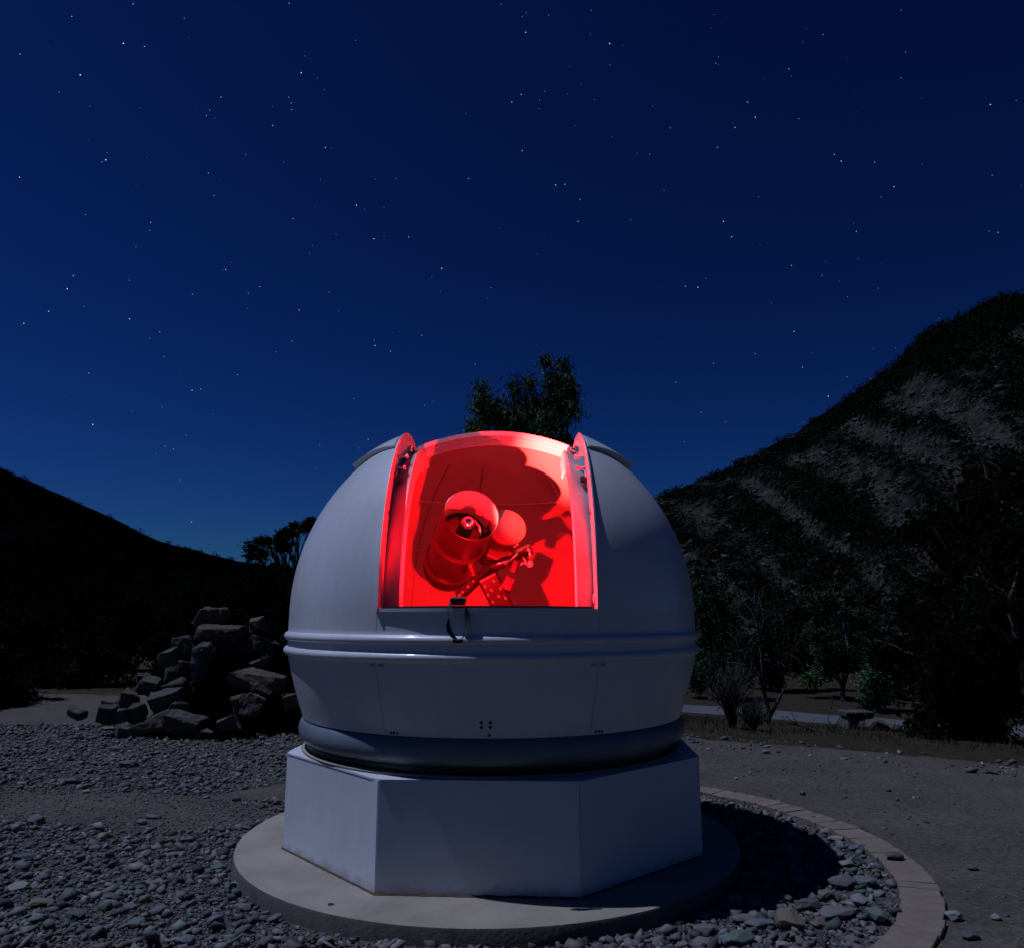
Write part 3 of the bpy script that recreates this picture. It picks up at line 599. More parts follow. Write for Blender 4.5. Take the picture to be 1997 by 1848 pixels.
# ------------------------------------------------------------------ telescope on its mount
TEL = empty('telescope', (CX, CY, 0), 'grey reflecting telescope on a mount inside the red-lit dome', 'telescope')
TL = Vector((CX, CY, 0))
Fp = at(920, 1003, 5.72) - TL; Bp = at(871, 1108, 6.62) - TL
AX = (Fp - Bp).normalized(); LT = (Fp - Bp).length
def build_telescope():
    fr = frame(Bp, AX); r = .212
    bm = lathe([(0, 0), (r * .55, 0), (r * .6, -.04), (r * .9, -.035), (r * .985, 0), (r * .985, .04), (r * .95, .05), (r * .95, LT - .40), (r * .97, LT - .39), (r * .97, LT - .36)], 72, fr)
    t = bm_obj('tube', bm, M['scope'], TEL); autosmooth(t, 35)
    d = bm_obj('dew_shield', lathe([(r * .975, LT - .42), (r, LT - .42), (r, LT), (r * .985, LT + .002), (r * .965, LT), (r * .965, LT - .42)], 72, fr, close=True), M['scope'], TEL); autosmooth(d, 35)
    d.data.materials.append(M['scope_in'])
    for p in d.data.polygons:
        c = fr.inverted() @ p.center
        if math.hypot(c.x, c.y) < r * .968 and c.z < LT - .004: p.material_index = 1
    bm_obj('band', lathe([(r * 1.0, LT - .425), (r * 1.025, LT - .425), (r * 1.025, LT - .40), (r * 1.0, LT - .40)], 72, fr, close=True), M['blackmetal'], TEL)
    g = bm_obj('corrector_plate', lathe([(0, LT - .36), (r * .5, LT - .361), (r * .966, LT - .362)], 64, fr), M['glass'], TEL, True)
    hs = bm_obj('secondary_housing', lathe([(.060, LT - .36), (.060, LT - .20), (.056, LT - .195), (.052, LT - .19), (.052, LT - .135), (.050, LT - .133), (.0485, LT - .123), (.045, LT - .113), (.038, LT - .103), (.028, LT - .096), (.015, LT - .092), (0, LT - .091)], 40, fr), M['blackmetal'], TEL)
    hs.data.materials.append(mat('polished_cell', (.9, .9, .9), .2, metal=1))
    for p in hs.data.polygons:
        if (fr.inverted() @ p.center).z > LT - .138: p.material_index = 1
    autosmooth(hs, 40)
    for k in range(3):
        a = R_(90 + 120 * k); bm_obj('collimation_screw', lathe([(.006, 0), (.006, .006), (0, .007)], 8, fr @ Matrix.Translation((.044 * math.cos(a), .044 * math.sin(a), LT - .1135))), M['blackmetal'], hs)
    X, Y = fr.col[0].xyz, fr.col[1].xyz
    # cable loop from the housing to the rim
    q0 = at(926, 1014, 5.83) - TL; q1 = at(934, 1026, 5.80) - TL; q2 = at(937, 1036, 5.81) - TL; q3 = at(936, 1043, 5.84) - TL
    bm_obj('camera_cable', tube([q0, q1, q2, q3], [.006, .009, .011, .010], 8), M['steel'], TEL, True)
    # second, capped guide telescope beside it
    gF = at(990, 1026, 6.0) - TL; gB = gF - AX * .55; fg = frame(gB, AX); lg = .55; rg = .148
    go = bm_obj('guide_scope', lathe([(0, 0), (rg * .8, 0), (rg * .9, .02), (rg * .9, lg - .14), (rg, lg - .13), (rg, lg - .012)], 56, fg), M['scope'], TEL); autosmooth(go, 35)
    cp = bm_obj('cap', lathe([(rg + .003, lg - .03), (rg + .003, lg - .004), (rg - .004, lg), (0, lg)], 56, fg), M['capp'], go); autosmooth(cp, 35)
    # dovetail plate under the tube, saddle, mount head, pier
    p0 = at(893, 1166, 6.15) - TL; p1 = at(962, 1100, 6.25) - TL
    dd = (p1 - p0); dv = bm_obj('dovetail_plate', box_bm((.05, .12, dd.length), frame((p0 + p1) / 2, dd)), M['scope'], TEL); bev(dv, .006)
    for k in (.06, .14, .3, .45): 
        c = p0.lerp(p1, k) + Vector((0, -.07, .008)); bm_obj('clamp_screw', lathe([(.013, 0), (.013, .016), (.008, .02), (0, .021)], 10, frame(c, (-.2, -1, .2))), M['steel'], dv)
    h0 = at(948, 1118, 6.15) - TL; h1 = at(985, 1190, 6.25) - TL; hd = h1 - h0
    mh = bm_obj('mount_head', box_bm((.17, .16, hd.length), frame((h0 + h1) / 2, hd, (1, 0, .4))), M['scope'], TEL); bev(mh, .02, 3)
    fm = frame((h0 + h1) / 2, hd, (1, 0, .4))
    for x, z in ((-.05, -.1), (.03, -.11), (-.06, -.03), (-.02, -.05), (.05, -.03), (-.05, .04), (.05, .06), (.01, .02)):
        # on the side of the head that faces the sill
        for sgn in (1, -1):
            nrm = fm.to_3x3() @ Vector((0, sgn, 0))
            if nrm.y < 0: bm_obj('head_bolt', lathe([(.011, 0), (.011, .008), (.006, .011), (0, .011)], 10, frame(fm @ Vector((x, sgn * .08, z)), nrm)), M['steel'], mh)
    mb = bm_obj('motor_box', box_bm((.19, .16, .12), frame(at(975, 1082, 6.2) - TL, (.45, .1, .9))), M['blackmetal'], TEL); bev(mb, .012)
    m2 = bm_obj('drive_box', box_bm((.09, .12, .11), frame(at(991, 1138, 6.15) - TL, (.45, .1, .9))), M['blackmetal'], TEL); bev(m2, .01)
    # declination axis with clutch lever, knobs and cables
    d0 = at(956, 1104, 6.1) - TL; d1 = at(1034, 1068, 6.2) - TL
    bm_obj('declination_axis', tube([d0 + Vector((0, .1, 0)), d1 + Vector((0, .1, 0))], .05, 20), M['scope'], TEL, True)
    bm_obj('power_cable', tube([at(957, 1104, 5.98) - TL, at(975, 1097, 5.96) - TL, at(994, 1092, 5.97) - TL, at(1002, 1085, 6.0) - TL, at(1008, 1080, 6.05) - TL], .0105, 8), M['steel'], TEL, True)
    bm_obj('clutch_lever', tube([at(1022, 1073, 6.05) - TL, at(1027, 1070, 6.02) - TL, at(1033, 1074, 6.02) - TL, at(1034, 1082, 6.02) - TL, at(1031, 1088, 6.03) - TL], [.011, .014, .015, .013, .009], 10), M['steel'], TEL, True)
    kb = bm_obj('clutch_knob', lathe([(.008, 0), (.022, .01), (.026, .03), (.018, .046), (0, .05)], 16, frame(at(1030, 1102, 6.05) - TL, (.5, -.7, .4))), M['white'], TEL, True)
    bm_obj('connector', tube([at(1018, 1088, 6.05) - TL, at(1026, 1099, 6.0) - TL], [.016, .012], 10), M['steel'], TEL, True)
    bm_obj('connector', tube([at(1010, 1106, 6.05) - TL, at(1022, 1094, 6.02) - TL], [.007, .009], 8), M['steel'], TEL, True)
    o = bm_obj('bracket', box_bm((.05, .03, .10), frame(at(1003, 1104, 6.05) - TL, (.35, 0, .9))), M['scope'], TEL); bev(o, .006)
    for u, v in ((1004, 1066), (1009, 1062)): bm_obj('thumb_screw', lathe([(.010, 0), (.010, .02), (0, .024)], 10, frame(at(u, v, 6.0) - TL, (0, -1, .3))), M['steel'], TEL)
    cw = h1 + Vector((0, 0, 0)); 
    bm_obj('pier', lathe([(.22, 0), (.22, .02), (.14, .03), (.13, .1), (.13, h1.z - .06), (.17, h1.z - .05), (.17, h1.z + .02), (0, h1.z + .02)], 40, Matrix.Translation((h1.x, h1.y, .004))), M['rail'], TEL)
    # tube rings tying the tube to the dovetail and the guide scope to the tube
    for k in (.16, .62):
        c = Bp + AX * k; e = (p0 + p1) / 2; e = e + (c - e) * .15
        bm_obj('tube_ring', lathe([(r * .955, k - .02), (r * 1.01, k - .02), (r * 1.01, k + .02), (r * .955, k + .02)], 64, fr, close=True), M['blackmetal'], TEL)
        bm_obj('ring_foot', tube([c.lerp(e, .5), e], .035, 12), M['blackmetal'], TEL)
        g = gB + AX * min(.5, max(.05, k - .12)); bm_obj('guide_bracket', tube([c.lerp(g, .5), c.lerp(g, .75)], .03, 12), M['blackmetal'], TEL)
build_telescope()

# ------------------------------------------------------------------ the red headlamp hung over the sill
HP = at(893, 1171, 4.63)
HL_ = empty('headlamp', HP, 'black headlamp hooked over the slit sill with its strap hanging outside', 'headlamp')
def build_headlamp():
    b = bm_obj('lamp_body', box_bm((.095, .06, .046), Matrix.Translation((0, .02, .0)) @ Matrix.Rotation(R_(8), 4, 'X')), M['black'], HL_); bev(b, .010, 3)
    lens = mat('red_led_lens', (.8, .03, .03), .3); nb = lens.node_tree.nodes['Principled BSDF']; nb.inputs['Emission Color'].default_value = (1, .03, .03, 1); nb.inputs['Emission Strength'].default_value = 6
    bm_obj('lens', lathe([(.018, 0), (.018, .006), (0, .009)], 20, frame((0, .052, .008), (0, 1, .2))), lens, b)
    def ribbon(name, pts, wd, th=.0035):
        bm = bmesh.new(); rows = []
        P = [Vector(p) for p in pts]
        for i, p in enumerate(P):
            t = (P[min(i + 1, len(P) - 1)] - P[max(i - 1, 0)]).normalized(); w_ = wd[i]
            s = Vector((math.cos(.6 * i), -.6 - .3 * math.sin(.9 * i), 0)); s = (s - t * s.dot(t)).normalized(); n = t.cross(s)
            rows.append([bm.verts.new(p + s * a * w_ + n * c * th) for a, c in ((-.5, -.5), (.5, -.5), (.5, .5), (-.5, .5))])
        for x, y in zip(rows, rows[1:]):
            for k in range(4): bm.faces.new((x[k], x[(k + 1) % 4], y[(k + 1) % 4], y[k]))
        bm.faces.new(rows[0][::-1]); bm.faces.new(rows[-1])
        o = bm_obj(name, bm, M['rubber'], HL_); m = o.modifiers.new('sub', 'SUBSURF'); m.levels = 1; m.render_levels = 2; return o
    def px(u, v, y=4.605): return at(u, v, y) - HP
    ribbon('strap', [px(880, 1173, 4.61), px(875, 1184, 4.60), px(873, 1196), px(876, 1208), px(873, 1220), px(877, 1232), px(884, 1242, 4.60), px(892, 1248, 4.59), px(901, 1246, 4.59), px(908, 1234, 4.60), px(911, 1218), px(912, 1204), px(909, 1192), px(907, 1182, 4.60), px(905, 1172, 4.61)], [.03, .03, .034, .03, .036, .03, .034, .036, .036, .038, .042, .042, .038, .034, .03])
    bk = bm_obj('strap_buckle', box_bm((.06, .018, .022), Matrix.Translation(px(893, 1249, 4.59))), M['black'], HL_); bev(bk, .004)
    ld = bpy.data.lights.new('red_led', 'SPOT'); ld.energy = 1250; ld.color = (1, .003, .006); ld.spot_size = R_(172); ld.spot_blend = 1.0; ld.shadow_soft_size = .012
    lo = bpy.data.objects.new('red_led', ld); C.objects.link(lo); lo.parent = HL_; lo.location = (.0, .135, -.045)
    lo.rotation_euler = Vector((-.30, -.9, -.55)).to_track_quat('Z', 'Y').to_euler()
    # the focused spot of the same lamp, tipped up to the right
    l2 = bpy.data.lights.new('red_spot_beam', 'SPOT'); l2.energy = 21000; l2.color = (1, .024, .020); l2.spot_size = R_(27); l2.spot_blend = 1.0; l2.shadow_soft_size = .012
    o2 = bpy.data.objects.new('red_spot_beam', l2); C.objects.link(o2); o2.parent = HL_; o2.location = lo.location
    o2.rotation_euler = (HP + Vector(lo.location) - at(1118, 888, 6.7)).to_track_quat('Z', 'Y').to_euler()
build_headlamp()

# ------------------------------------------------------------------ brick edging
def build_kerb():
    KE = empty('brick_edging', (KX, KY, GZ), 'curved edging of tan clay pavers around the gravel bed', 'kerb')
    n0, n1 = -95, 58; a_step = math.degrees(.121 / ((KR0 + KR1) / 2)); rr = random.Random(5)
    protos = []
    for k in range(6):
        h = .11; da = R_(a_step * .5 - .05); bm = bmesh.new(); vs_ = []
        ro = KR1 + rr.uniform(-.006, .006); ri = KR0 + rr.uniform(-.006, .006)
        for z in (-.06, .036):
            for r, s in ((ri, -1), (ro, -1), (ro, 1), (ri, 1)): vs_.append(bm.verts.new((r * math.cos(s * da), r * math.sin(s * da), z + rr.uniform(-.003, .003))))
        for f in ((3, 2, 1, 0), (4, 5, 6, 7), (0, 1, 5, 4), (1, 2, 6, 5), (2, 3, 7, 6), (3, 0, 4, 7)): bm.faces.new([vs_[q] for q in f])
        bmesh.ops.bevel(bm, geom=bm.edges[:], offset=.0035, segments=1, affect='EDGES')
        me = bpy.data.meshes.new('brick'); bm.to_mesh(me); bm.free()
        t = rr.uniform(.9, 1.08); me.materials.append(mat('clay_paver_tone', (.185 * t, .142 * t, .108 * t), .88, (16, (.135 * t, .104 * t, .082 * t), .3, .7), (70, .35, .004))); protos.append(me)
    bmj = bmesh.new(); rows = [[bmj.verts.new((r * math.cos(R_(q)), r * math.sin(R_(q)), z)) for r, z in ((KR0 + .006, -.06), (KR0 + .008, .024), (KR1 - .008, .024), (KR1 - .006, -.06))] for q in range(n0, n1 + 1)]
    for x, y in zip(rows, rows[1:]):
        for q in range(3): bmj.faces.new((x[q], x[q + 1], y[q + 1], y[q]))
    bm_obj('joint_sand', bmj, M['padedge'], KE)
    a = n0
    while a < n1:
        o = bpy.data.objects.new('brick', rr.choice(protos)); C.objects.link(o); o.parent = KE
        o.rotation_euler = (rr.uniform(-.0012, .0012), rr.uniform(-.0012, .0012), R_(a)); o.location = (rr.uniform(-.004, .004), rr.uniform(-.004, .004), rr.uniform(-.003, .002)); a += a_step
build_kerb()

# ------------------------------------------------------------------ stones
def stone_template(seed, npts=11, flat=.5, boxy=.5):
    rg = random.Random(seed); bm = bmesh.new()
    for k in range(npts):
        d = Vector((rg.gauss(0, 1), rg.gauss(0, 1), rg.gauss(0, 1))).normalized()
        m_ = max(abs(d.x), abs(d.y), abs(d.z)); d = d * (1 - boxy) + d / m_ * boxy * .85
        bm.verts.new((d.x * .5, d.y * .5 * rg.uniform(.75, 1), d.z * .5 * flat))
    r = bmesh.ops.convex_hull(bm, input=bm.verts); bmesh.ops.delete(bm, geom=[g for g in r['geom_interior'] if isinstance(g, bmesh.types.BMVert)], context='VERTS')
    bmesh.ops.triangulate(bm, faces=bm.faces); bm.verts.index_update()
    V = np.array([v.co[:] for v in bm.verts]); Fq = np.array([[v.index for v in f.verts] for f in bm.faces])
    bm.free(); return V, Fq
TEMPL = [stone_template(100 + k, 7 + k % 4, .30 + .09 * (k % 5), .25 + .1 * (k % 4)) for k in range(24)]
PAL = np.array([(.80, .92, .92), (.95, .88, .86), (.72, .86, .82), (1.0, .86, .72), (.9, .9, .98), (.62, .6, .62), (1.2, 1.18, 1.15), (.78, .78, .9), (.88, .70, .60)])
def in_pad(x, y): return np.hypot(x - CX + .02, y - CY + .07) < PAD_R + .01
def scatter(name, X, Y, S, label, sink=.25, bright=1.0, seed=1):
    rng = np.random.default_rng(seed); n = len(X); which = rng.integers(0, len(TEMPL), n); Vs = []; Fs = []; Cs = []; off = 0
    Zg = gz(X, Y); yaw = rng.uniform(0, 2 * np.pi, n); tx = rng.normal(0, .28, n); ty = rng.normal(0, .28, n)
    pal = PAL[rng.choice(len(PAL), n, p=[.17, .2, .15, .07, .13, .13, .04, .06, .05])] * np.clip(1 + .36 * rng.normal(size=(n, 1)), .25, 2.0) * bright
    for t in range(len(TEMPL)):
        idx = np.where(which == t)[0]
        if not len(idx): continue
        tv, tf = TEMPL[t]; k = len(tv)
        v = tv[None] * (S[idx][:, None, None] * np.stack([np.ones(len(idx)), rng.uniform(.7, 1, len(idx)), rng.uniform(.6, 1.2, len(idx))], -1)[:, None, :])
        cx, sx = np.cos(tx[idx])[:, None], np.sin(tx[idx])[:, None]; cy, sy = np.cos(ty[idx])[:, None], np.sin(ty[idx])[:, None]; cz, sz = np.cos(yaw[idx])[:, None], np.sin(yaw[idx])[:, None]
        x, y, z = v[..., 0], v[..., 1], v[..., 2]
        y, z = y * cx - z * sx, y * sx + z * cx; x, z = x * cy + z * sy, -x * sy + z * cy; x, y = x * cz - y * sz, x * sz + y * cz
        zmin = z.min(1, keepdims=True); h = z.max(1, keepdims=True) - zmin
        v = np.stack([x + X[idx][:, None], y + Y[idx][:, None], z - zmin - h * sink + Zg[idx][:, None]], -1)
        Vs.append(v.reshape(-1, 3)); Fs.append((tf[None] + (np.arange(len(idx)) * k)[:, None, None] + off).reshape(-1, 3)); off += len(idx) * k
        Cs.append(np.repeat(pal[idx], k, 0))
    o = npmesh(name, np.concatenate(Vs), np.concatenate(Fs), M['gravel'], col=np.concatenate(Cs)); tag(o, label, 'gravel', kind='stuff'); return o
def gravel():
    rng = np.random.default_rng(12)
    def pts(n, x0, x1, y0, y1):
        X = rng.uniform(x0, x1, n); Y = rng.uniform(y0, y1, n); return X, Y
    # left and front of the pad
    X, Y = pts(74000, -8.5, 2.6, 3.2, 12.4)
    near = np.clip(1.5 - (Y - 3.2) / 8, .45, 1.4)
    kr = np.hypot(X - KX, Y - KY)
    vis = (np.abs(X) < Y * .72 + .6)
    bed = (kr < KR0 - .01) | (X < .2)
    ok = vis & ~in_pad(X, Y) & bed & ~((kr > KR0 - .01) & (kr < KR1 + .03) & (X > .25)) & ~((np.hypot(X - CX, Y - CY) < 3) & (Y > 7.5) & (X < 1))
    # a bare earthy patch on the far left, another behind it
    bare = np.exp(-(((X + 3.6) / 1.7) ** 2 + ((Y - 7.2 + .22 * (X + 3.6)) / .62) ** 2)) + np.exp(-(((X + 1.9) / .9) ** 2 + ((Y - 8.3) / .5) ** 2)) * .7
    dens = 1.05 - 1.0 * bare + (fbm(X * 1.3, Y * 1.3, 3, 77) - .45) * .8
    ok &= rng.random(len(X)) < np.clip(dens, .05, 1)
    X, Y = X[ok], Y[ok]
    S = np.exp(rng.normal(math.log(.042), .55, len(X))).clip(.012, .14) * np.where(Y > 8, .85, 1)
    b2 = np.exp(-(((X + 3.6) / 1.7) ** 2 + ((Y - 7.2 + .22 * (X + 3.6)) / .62) ** 2)); S = np.where(b2 > .4, np.minimum(S, .03), S)
    X2, Y2 = pts(120000, -5.6, 2.6, 3.3, 8.6); kr = np.hypot(X2 - KX, Y2 - KY)
    ok = (np.abs(X2) < Y2 * .70 + .4) & ~in_pad(X2, Y2) & ((kr < KR0 - .01) | (X2 < .2)) & ~((kr > KR0 - .01) & (kr < KR1 + .03) & (X2 > .25)) & ~((np.hypot(X2 - CX, Y2 - CY) < 3) & (Y2 > 7.5) & (X2 < 1))
    bare = np.exp(-(((X2 + 3.6) / 1.7) ** 2 + ((Y2 - 7.2 + .22 * (X2 + 3.6)) / .62) ** 2)); ok &= rng.random(len(X2)) < np.clip(1.15 - 1.0 * bare - (Y2 - 4) * .1, .12, 1)
    X2, Y2 = X2[ok], Y2[ok]; S2 = np.exp(rng.normal(math.log(.020), .35, len(X2))).clip(.008, .04)
    X3, Y3 = pts(3000, -.6, 2.6, 3.4, 7.6); kr = np.hypot(X3 - KX, Y3 - KY); ok = (kr < KR0 - .05) & ~in_pad(X3, Y3) & ~((Y3 > 7.2) & (X3 < 1)); X3, Y3 = X3[ok][:420], Y3[ok][:420]; S3 = np.exp(rng.normal(math.log(.075), .3, len(X3))).clip(.05, .13)
    X = np.concatenate([X, X2, X3]); Y = np.concatenate([Y, Y2, Y3]); S = np.concatenate([S, S2, S3])
    scatter('gravel', X, Y, S, 'broken slate gravel spread around the concrete pad', .22, 1.0, 2)
    # sparse chips on the trodden dirt to the right
    X, Y = pts(30000, 1.5, 9, 3.4, 11.8); kr = np.hypot(X - KX, Y - KY)
    ok = (kr > KR1 + .02) & (np.abs(X) < Y * .72 + .6) & (edge_s(X, Y) < .35) & (rng.random(len(X)) < .25 + .75 * (fbm(X * 1.1, Y * 1.1, 3, 5) > .5))
    X, Y = X[ok], Y[ok]; S = np.exp(rng.normal(math.log(.014), .55, len(X))).clip(.006, .06); e = edge_s(X, Y); S = np.where((e > -.7) & (rng.random(len(X)) < .25), S * 3.2, S)
    scatter('gravel', X, Y, S, 'small stone chips strewn over the trodden dirt beside the brick edging', .3, .95, 3)
    # crumbs on the pavers
    a = rng.uniform(R_(-60), R_(55), 260); r = KR0 + (KR1 - KR0) * rng.random(260) ** 1.8; X = KX + r * np.cos(a); Y = KY + r * np.sin(a)
gravel()

def single_stone(name, c, sx, sy, sz, rotz, tone, label, cat, group=None, seed=0, tilt=(0, 0), material='gravel', npts=26, boxy=.42, parent=None):
    """one rock: a faceted hull of its own, resting with its lowest point at c.z"""
    rg = random.Random(seed * 31 + 5); bm = bmesh.new()
    if boxy > .7:
        for cx_ in (-1, 1):
            for cy_ in (-1, 1):
                for cz_ in (-1, 1):
                    # a broken block: every corner knocked in, some split in two
                    for q in range(2): bm.verts.new((cx_ * rg.uniform(.15, .5), cy_ * rg.uniform(.18, .5), cz_ * rg.uniform(.22, .5)))
    else:
      for k in range(npts):
        d = Vector((rg.gauss(0, 1), rg.gauss(0, 1), rg.gauss(0, 1))).normalized(); m_ = max(abs(d.x), abs(d.y), abs(d.z)); d = d * (1 - boxy) + d / m_ * boxy * .9
        bm.verts.new((d.x * .5, d.y * .5, d.z * .5))
    r = bmesh.ops.convex_hull(bm, input=bm.verts); bmesh.ops.delete(bm, geom=[g for g in r['geom_interior'] if isinstance(g, bmesh.types.BMVert)], context='VERTS')
    mn = [min(v.co[i] for v in bm.verts) for i in range(3)]; mx_ = [max(v.co[i] for v in bm.verts) for i in range(3)]
    Rm = Matrix.Rotation(rotz, 3, 'Z') @ Matrix.Rotation(tilt[0], 3, 'X') @ Matrix.Rotation(tilt[1], 3, 'Y')
    bmesh.ops.dissolve_limit(bm, angle_limit=R_(14), verts=bm.verts, edges=bm.edges)
    mnsz = min(sx, sy, sz)
    for v in bm.verts:
        q = Vector([(v.co[i] - (mn[i] + mx_[i]) / 2) / max(1e-4, mx_[i] - mn[i]) for i in range(3)]); v.co = Rm @ Vector((q.x * sx, q.y * sy, q.z * sz))
    bmesh.ops.bevel(bm, geom=bm.edges[:], offset=mnsz * (.025 if boxy > .7 else .07), segments=1, affect='EDGES', clamp_overlap=True)
    if boxy > .7:
        from mathutils import noise as mn_
        bmesh.ops.triangulate(bm, faces=bm.faces)
        for _ in range(3):
            long_ = [e for e in bm.edges if e.calc_length() > .09]
            if long_: bmesh.ops.subdivide_edges(bm, edges=long_, cuts=1); bmesh.ops.triangulate(bm, faces=bm.faces)
        off_ = Vector((seed * 3.7, seed * 1.3, 0)); bm.normal_update()
        for v in bm.verts:
            q = v.co + off_; v.co += v.normal * (mnsz * .10 * (mn_.fractal(q * 3.2, .8, 2.1, 4)) + .012 * mn_.noise(q * 14))
    zl = min(v.co.z for v in bm.verts)
    for v in bm.verts: v.co.z -= zl
    o = bm_obj(name, bm, M[material]); o.location = c
    a = o.data.color_attributes.new('tone', 'FLOAT_COLOR', 'POINT')
    for q in a.data: q.color = (*tone, 1)
    tag(o, label, cat, group); return o

GREEN, GREY, TAN, PALE, BLUE, DARK, PINK = (.72, .88, .84), (.88, .88, .92), (1.0, .84, .68), (1.55, 1.55, 1.5), (.8, .88, 1.02), (.55, .55, .58), (1.0, .86, .82)
def bed_stones():
    # (c, d, w, h) in the enlarged view of the gravel bed -> picture 1316 + .2685 c, 1511 + .2685 d
    L_ = [(1230,1000,300,90,GREY,'longest grey slab in the gravel bed inside the brick edging'),(860,1055,190,170,TAN,'brown blocky stone standing in the gravel bed beside the long grey slab'),(1240,770,200,90,GREEN,'broad greenish stone near the edge of the dome shadow'),(1410,765,150,70,BLUE,'blue-grey oblong stone beside the broad greenish stone'),(930,765,130,75,PINK,'pinkish rounded stone at the edge of the dome shadow'),(1180,575,120,60,GREY,'flat pale grey stone beside the farthest shadow edge'),(1250,632,115,45,PALE,'thin whitish stone behind the broad greenish stone'),(1610,592,130,60,DARK,'dark lens-shaped stone lying on the brick edging'),(980,935,170,75,DARK,'dark flat slab behind the long grey slab'),(1355,905,110,100,PALE,'pale wedge-shaped stone with a dark flank near the pavers'),(450,890,120,70,PALE,'whitish angular stone on the near rim of the dome shadow'),(460,985,80,120,GREEN,'upright greenish stone below the dome shadow'),(630,1075,210,75,BLUE,'bluish flat slab with a dark underside in the gravel bed'),(505,1040,140,70,PINK,'reddish brown stone next to the bluish slab'),(225,1110,150,70,GREY,'light grey stone between the pad and the bluish slab'),(480,1190,230,110,GREEN,'greenish slab in front of the bluish slab'),(250,1215,200,80,GREY,'wide grey slab with a dark edge in front of the pad'),(1505,1015,160,100,GREEN,'green-grey stone close to the inner edge of the pavers'),(1060,1065,90,85,TAN,'brown cube-like stone in front of the long grey slab'),(850,1160,85,70,TAN,'round tan pebble in front of the brown blocky stone'),(590,930,90,80,PINK,'brownish stone leaning at the dome shadow edge'),(815,890,90,80,PINK,'plum-grey stone behind the dark flat slab'),(1340,520,130,55,BLUE,'slate-blue stone behind the thin whitish stone'),(1180,450,120,24,PALE,'thin pale sliver of stone near the far shadow edge'),(790,1225,90,50,PALE,'pale narrow stone in front of the round tan pebble'),(1110,860,100,80,TAN,'tan cobble beside the pale wedge-shaped stone'),(1440,655,60,60,PALE,'small cream stone near the pavers'),(60,1225,80,60,TAN,'small tan cobble near the concrete pad'),(1010,300,40,40,DARK,'small dark stone lying where the pavers curve away'),(1300,1190,90,60,TAN,'brown cobble near the inner edge of the pavers')]
    for k, (c, d, w_, h, tn, lab) in enumerate(L_):
        u, v = 1316 + .2685 * c, 1511 + .2685 * (d + h * .42); z0 = GZ + .02 if 'lying on the brick' not in lab else GZ + .036
        p = onz(u, v, z0); s = p.y / FPX * .2685 * 1.02; sx = w_ * s; rg = random.Random(k)
        sz = min(h * s * .72, sx * .7); p.z = z0 - (.012 if z0 < -.07 else .0); sy = max(.5 * sx, min(sx * .9, h * s * 1.4)); p.y += sy * .35
        single_stone('stone', p, sx, sy, sz, rg.uniform(-.25, .25), tuple(t * rg.uniform(.9, 1.05) for t in tn), lab, 'stone', 'larger stones in the gravel bed', seed=k + 3, tilt=(rg.uniform(-.06, .12), rg.uniform(-.06, .06)))
    L2 = [(90,1080,120,58,PALE,'pale oval stone lying alone on the gravel left of the pad'),(205,655,90,70,GREY,'lone grey cobble on the bare earthy patch'),(410,420,140,45,DARK,'dark flat stone beyond the bare earthy patch'),(665,1130,115,45,DARK,'dark slab on the gravel in front of the bare patch'),(780,315,120,50,GREEN,'flat greenish slab between the rock pile and the bare patch'),(1210,400,62,52,PINK,'pinkish cobble between the rock pile and the octagonal base'),(790,1182,95,50,BLUE,'smooth blue-grey pebble on the gravel left of the pad'),(1310,1275,95,80,BLUE,'dark blue angular stone near the pad'),(1440,1042,62,45,PALE,'small white stone at the rim of the concrete pad'),(1535,1115,48,62,PALE,'white upright stone leaning at the concrete pad'),(1690,1332,72,42,PALE,'white pebble in front of the concrete pad'),(1060,862,120,30,GREY,'thin grey flake of slate left of the pad'),(570,830,62,45,GREY,'light grey chip at the front of the bare patch'),(140,882,160,45,DARK,'low dark ridge stone in front of the bare patch'),(525,485,42,30,PALE,'tiny white chip on the bare earthy patch'),(440,835,120,35,DARK,'long dark stone in front of the bare patch'),(930,1040,90,45,GREY,'grey stone halfway between the bare patch and the pad'),(1330,945,100,50,GREEN,'greenish flat stone close to the pad rim'),(700,210,80,40,GREEN,'greenish stone at the foot of the rock pile'),(650,95,110,28,GREEN,'thin green-grey flake at the foot of the rock pile'),(440,1250,120,60,DARK,'dark stone at the near left of the gravel'),(820,1290,110,60,GREEN,'green-grey cobble in the near gravel'),(1120,1400,100,60,BLUE,'blue-grey cobble in the nearest gravel'),(240,1180,150,60,TAN,'tan flat stone in the near left gravel'),(600,1330,90,50,BLUE,'bluish cobble beside the green-grey one'),(1480,1190,100,50,GREY,'grey slab lying below the pad rim'),(930,640,90,35,GREY,'pale grey flake beyond the dark slab'),(860,675,60,40,BLUE,'bluish small block beyond the pad'),(1010,775,80,40,GREY,'light grey block on the gravel left of the pad')]
    for k, (c, d, w_, h, tn, lab) in enumerate(L2):
        u, v = .3174 * c, 1389 + .3174 * (d + h * .45); z0 = GZ + .01; p = onz(u, v, z0); p.z = float(gz(p.x, p.y)) - .006; s = p.y / FPX * .3174; sx = w_ * s; rg = random.Random(k + 70); sy = min(sx * .9, max(.5 * sx, h * s * 1.5)); p.y += sy * .35
        single_stone('stone', p, sx, sy, min(h * s * .75, sx * .7), rg.uniform(-.25, .25), tuple(t * rg.uniform(.9, 1.05) for t in tn), lab, 'stone', 'larger stones on the gravel', seed=k + 200, tilt=(rg.uniform(-.1, .1), rg.uniform(-.06, .06)))
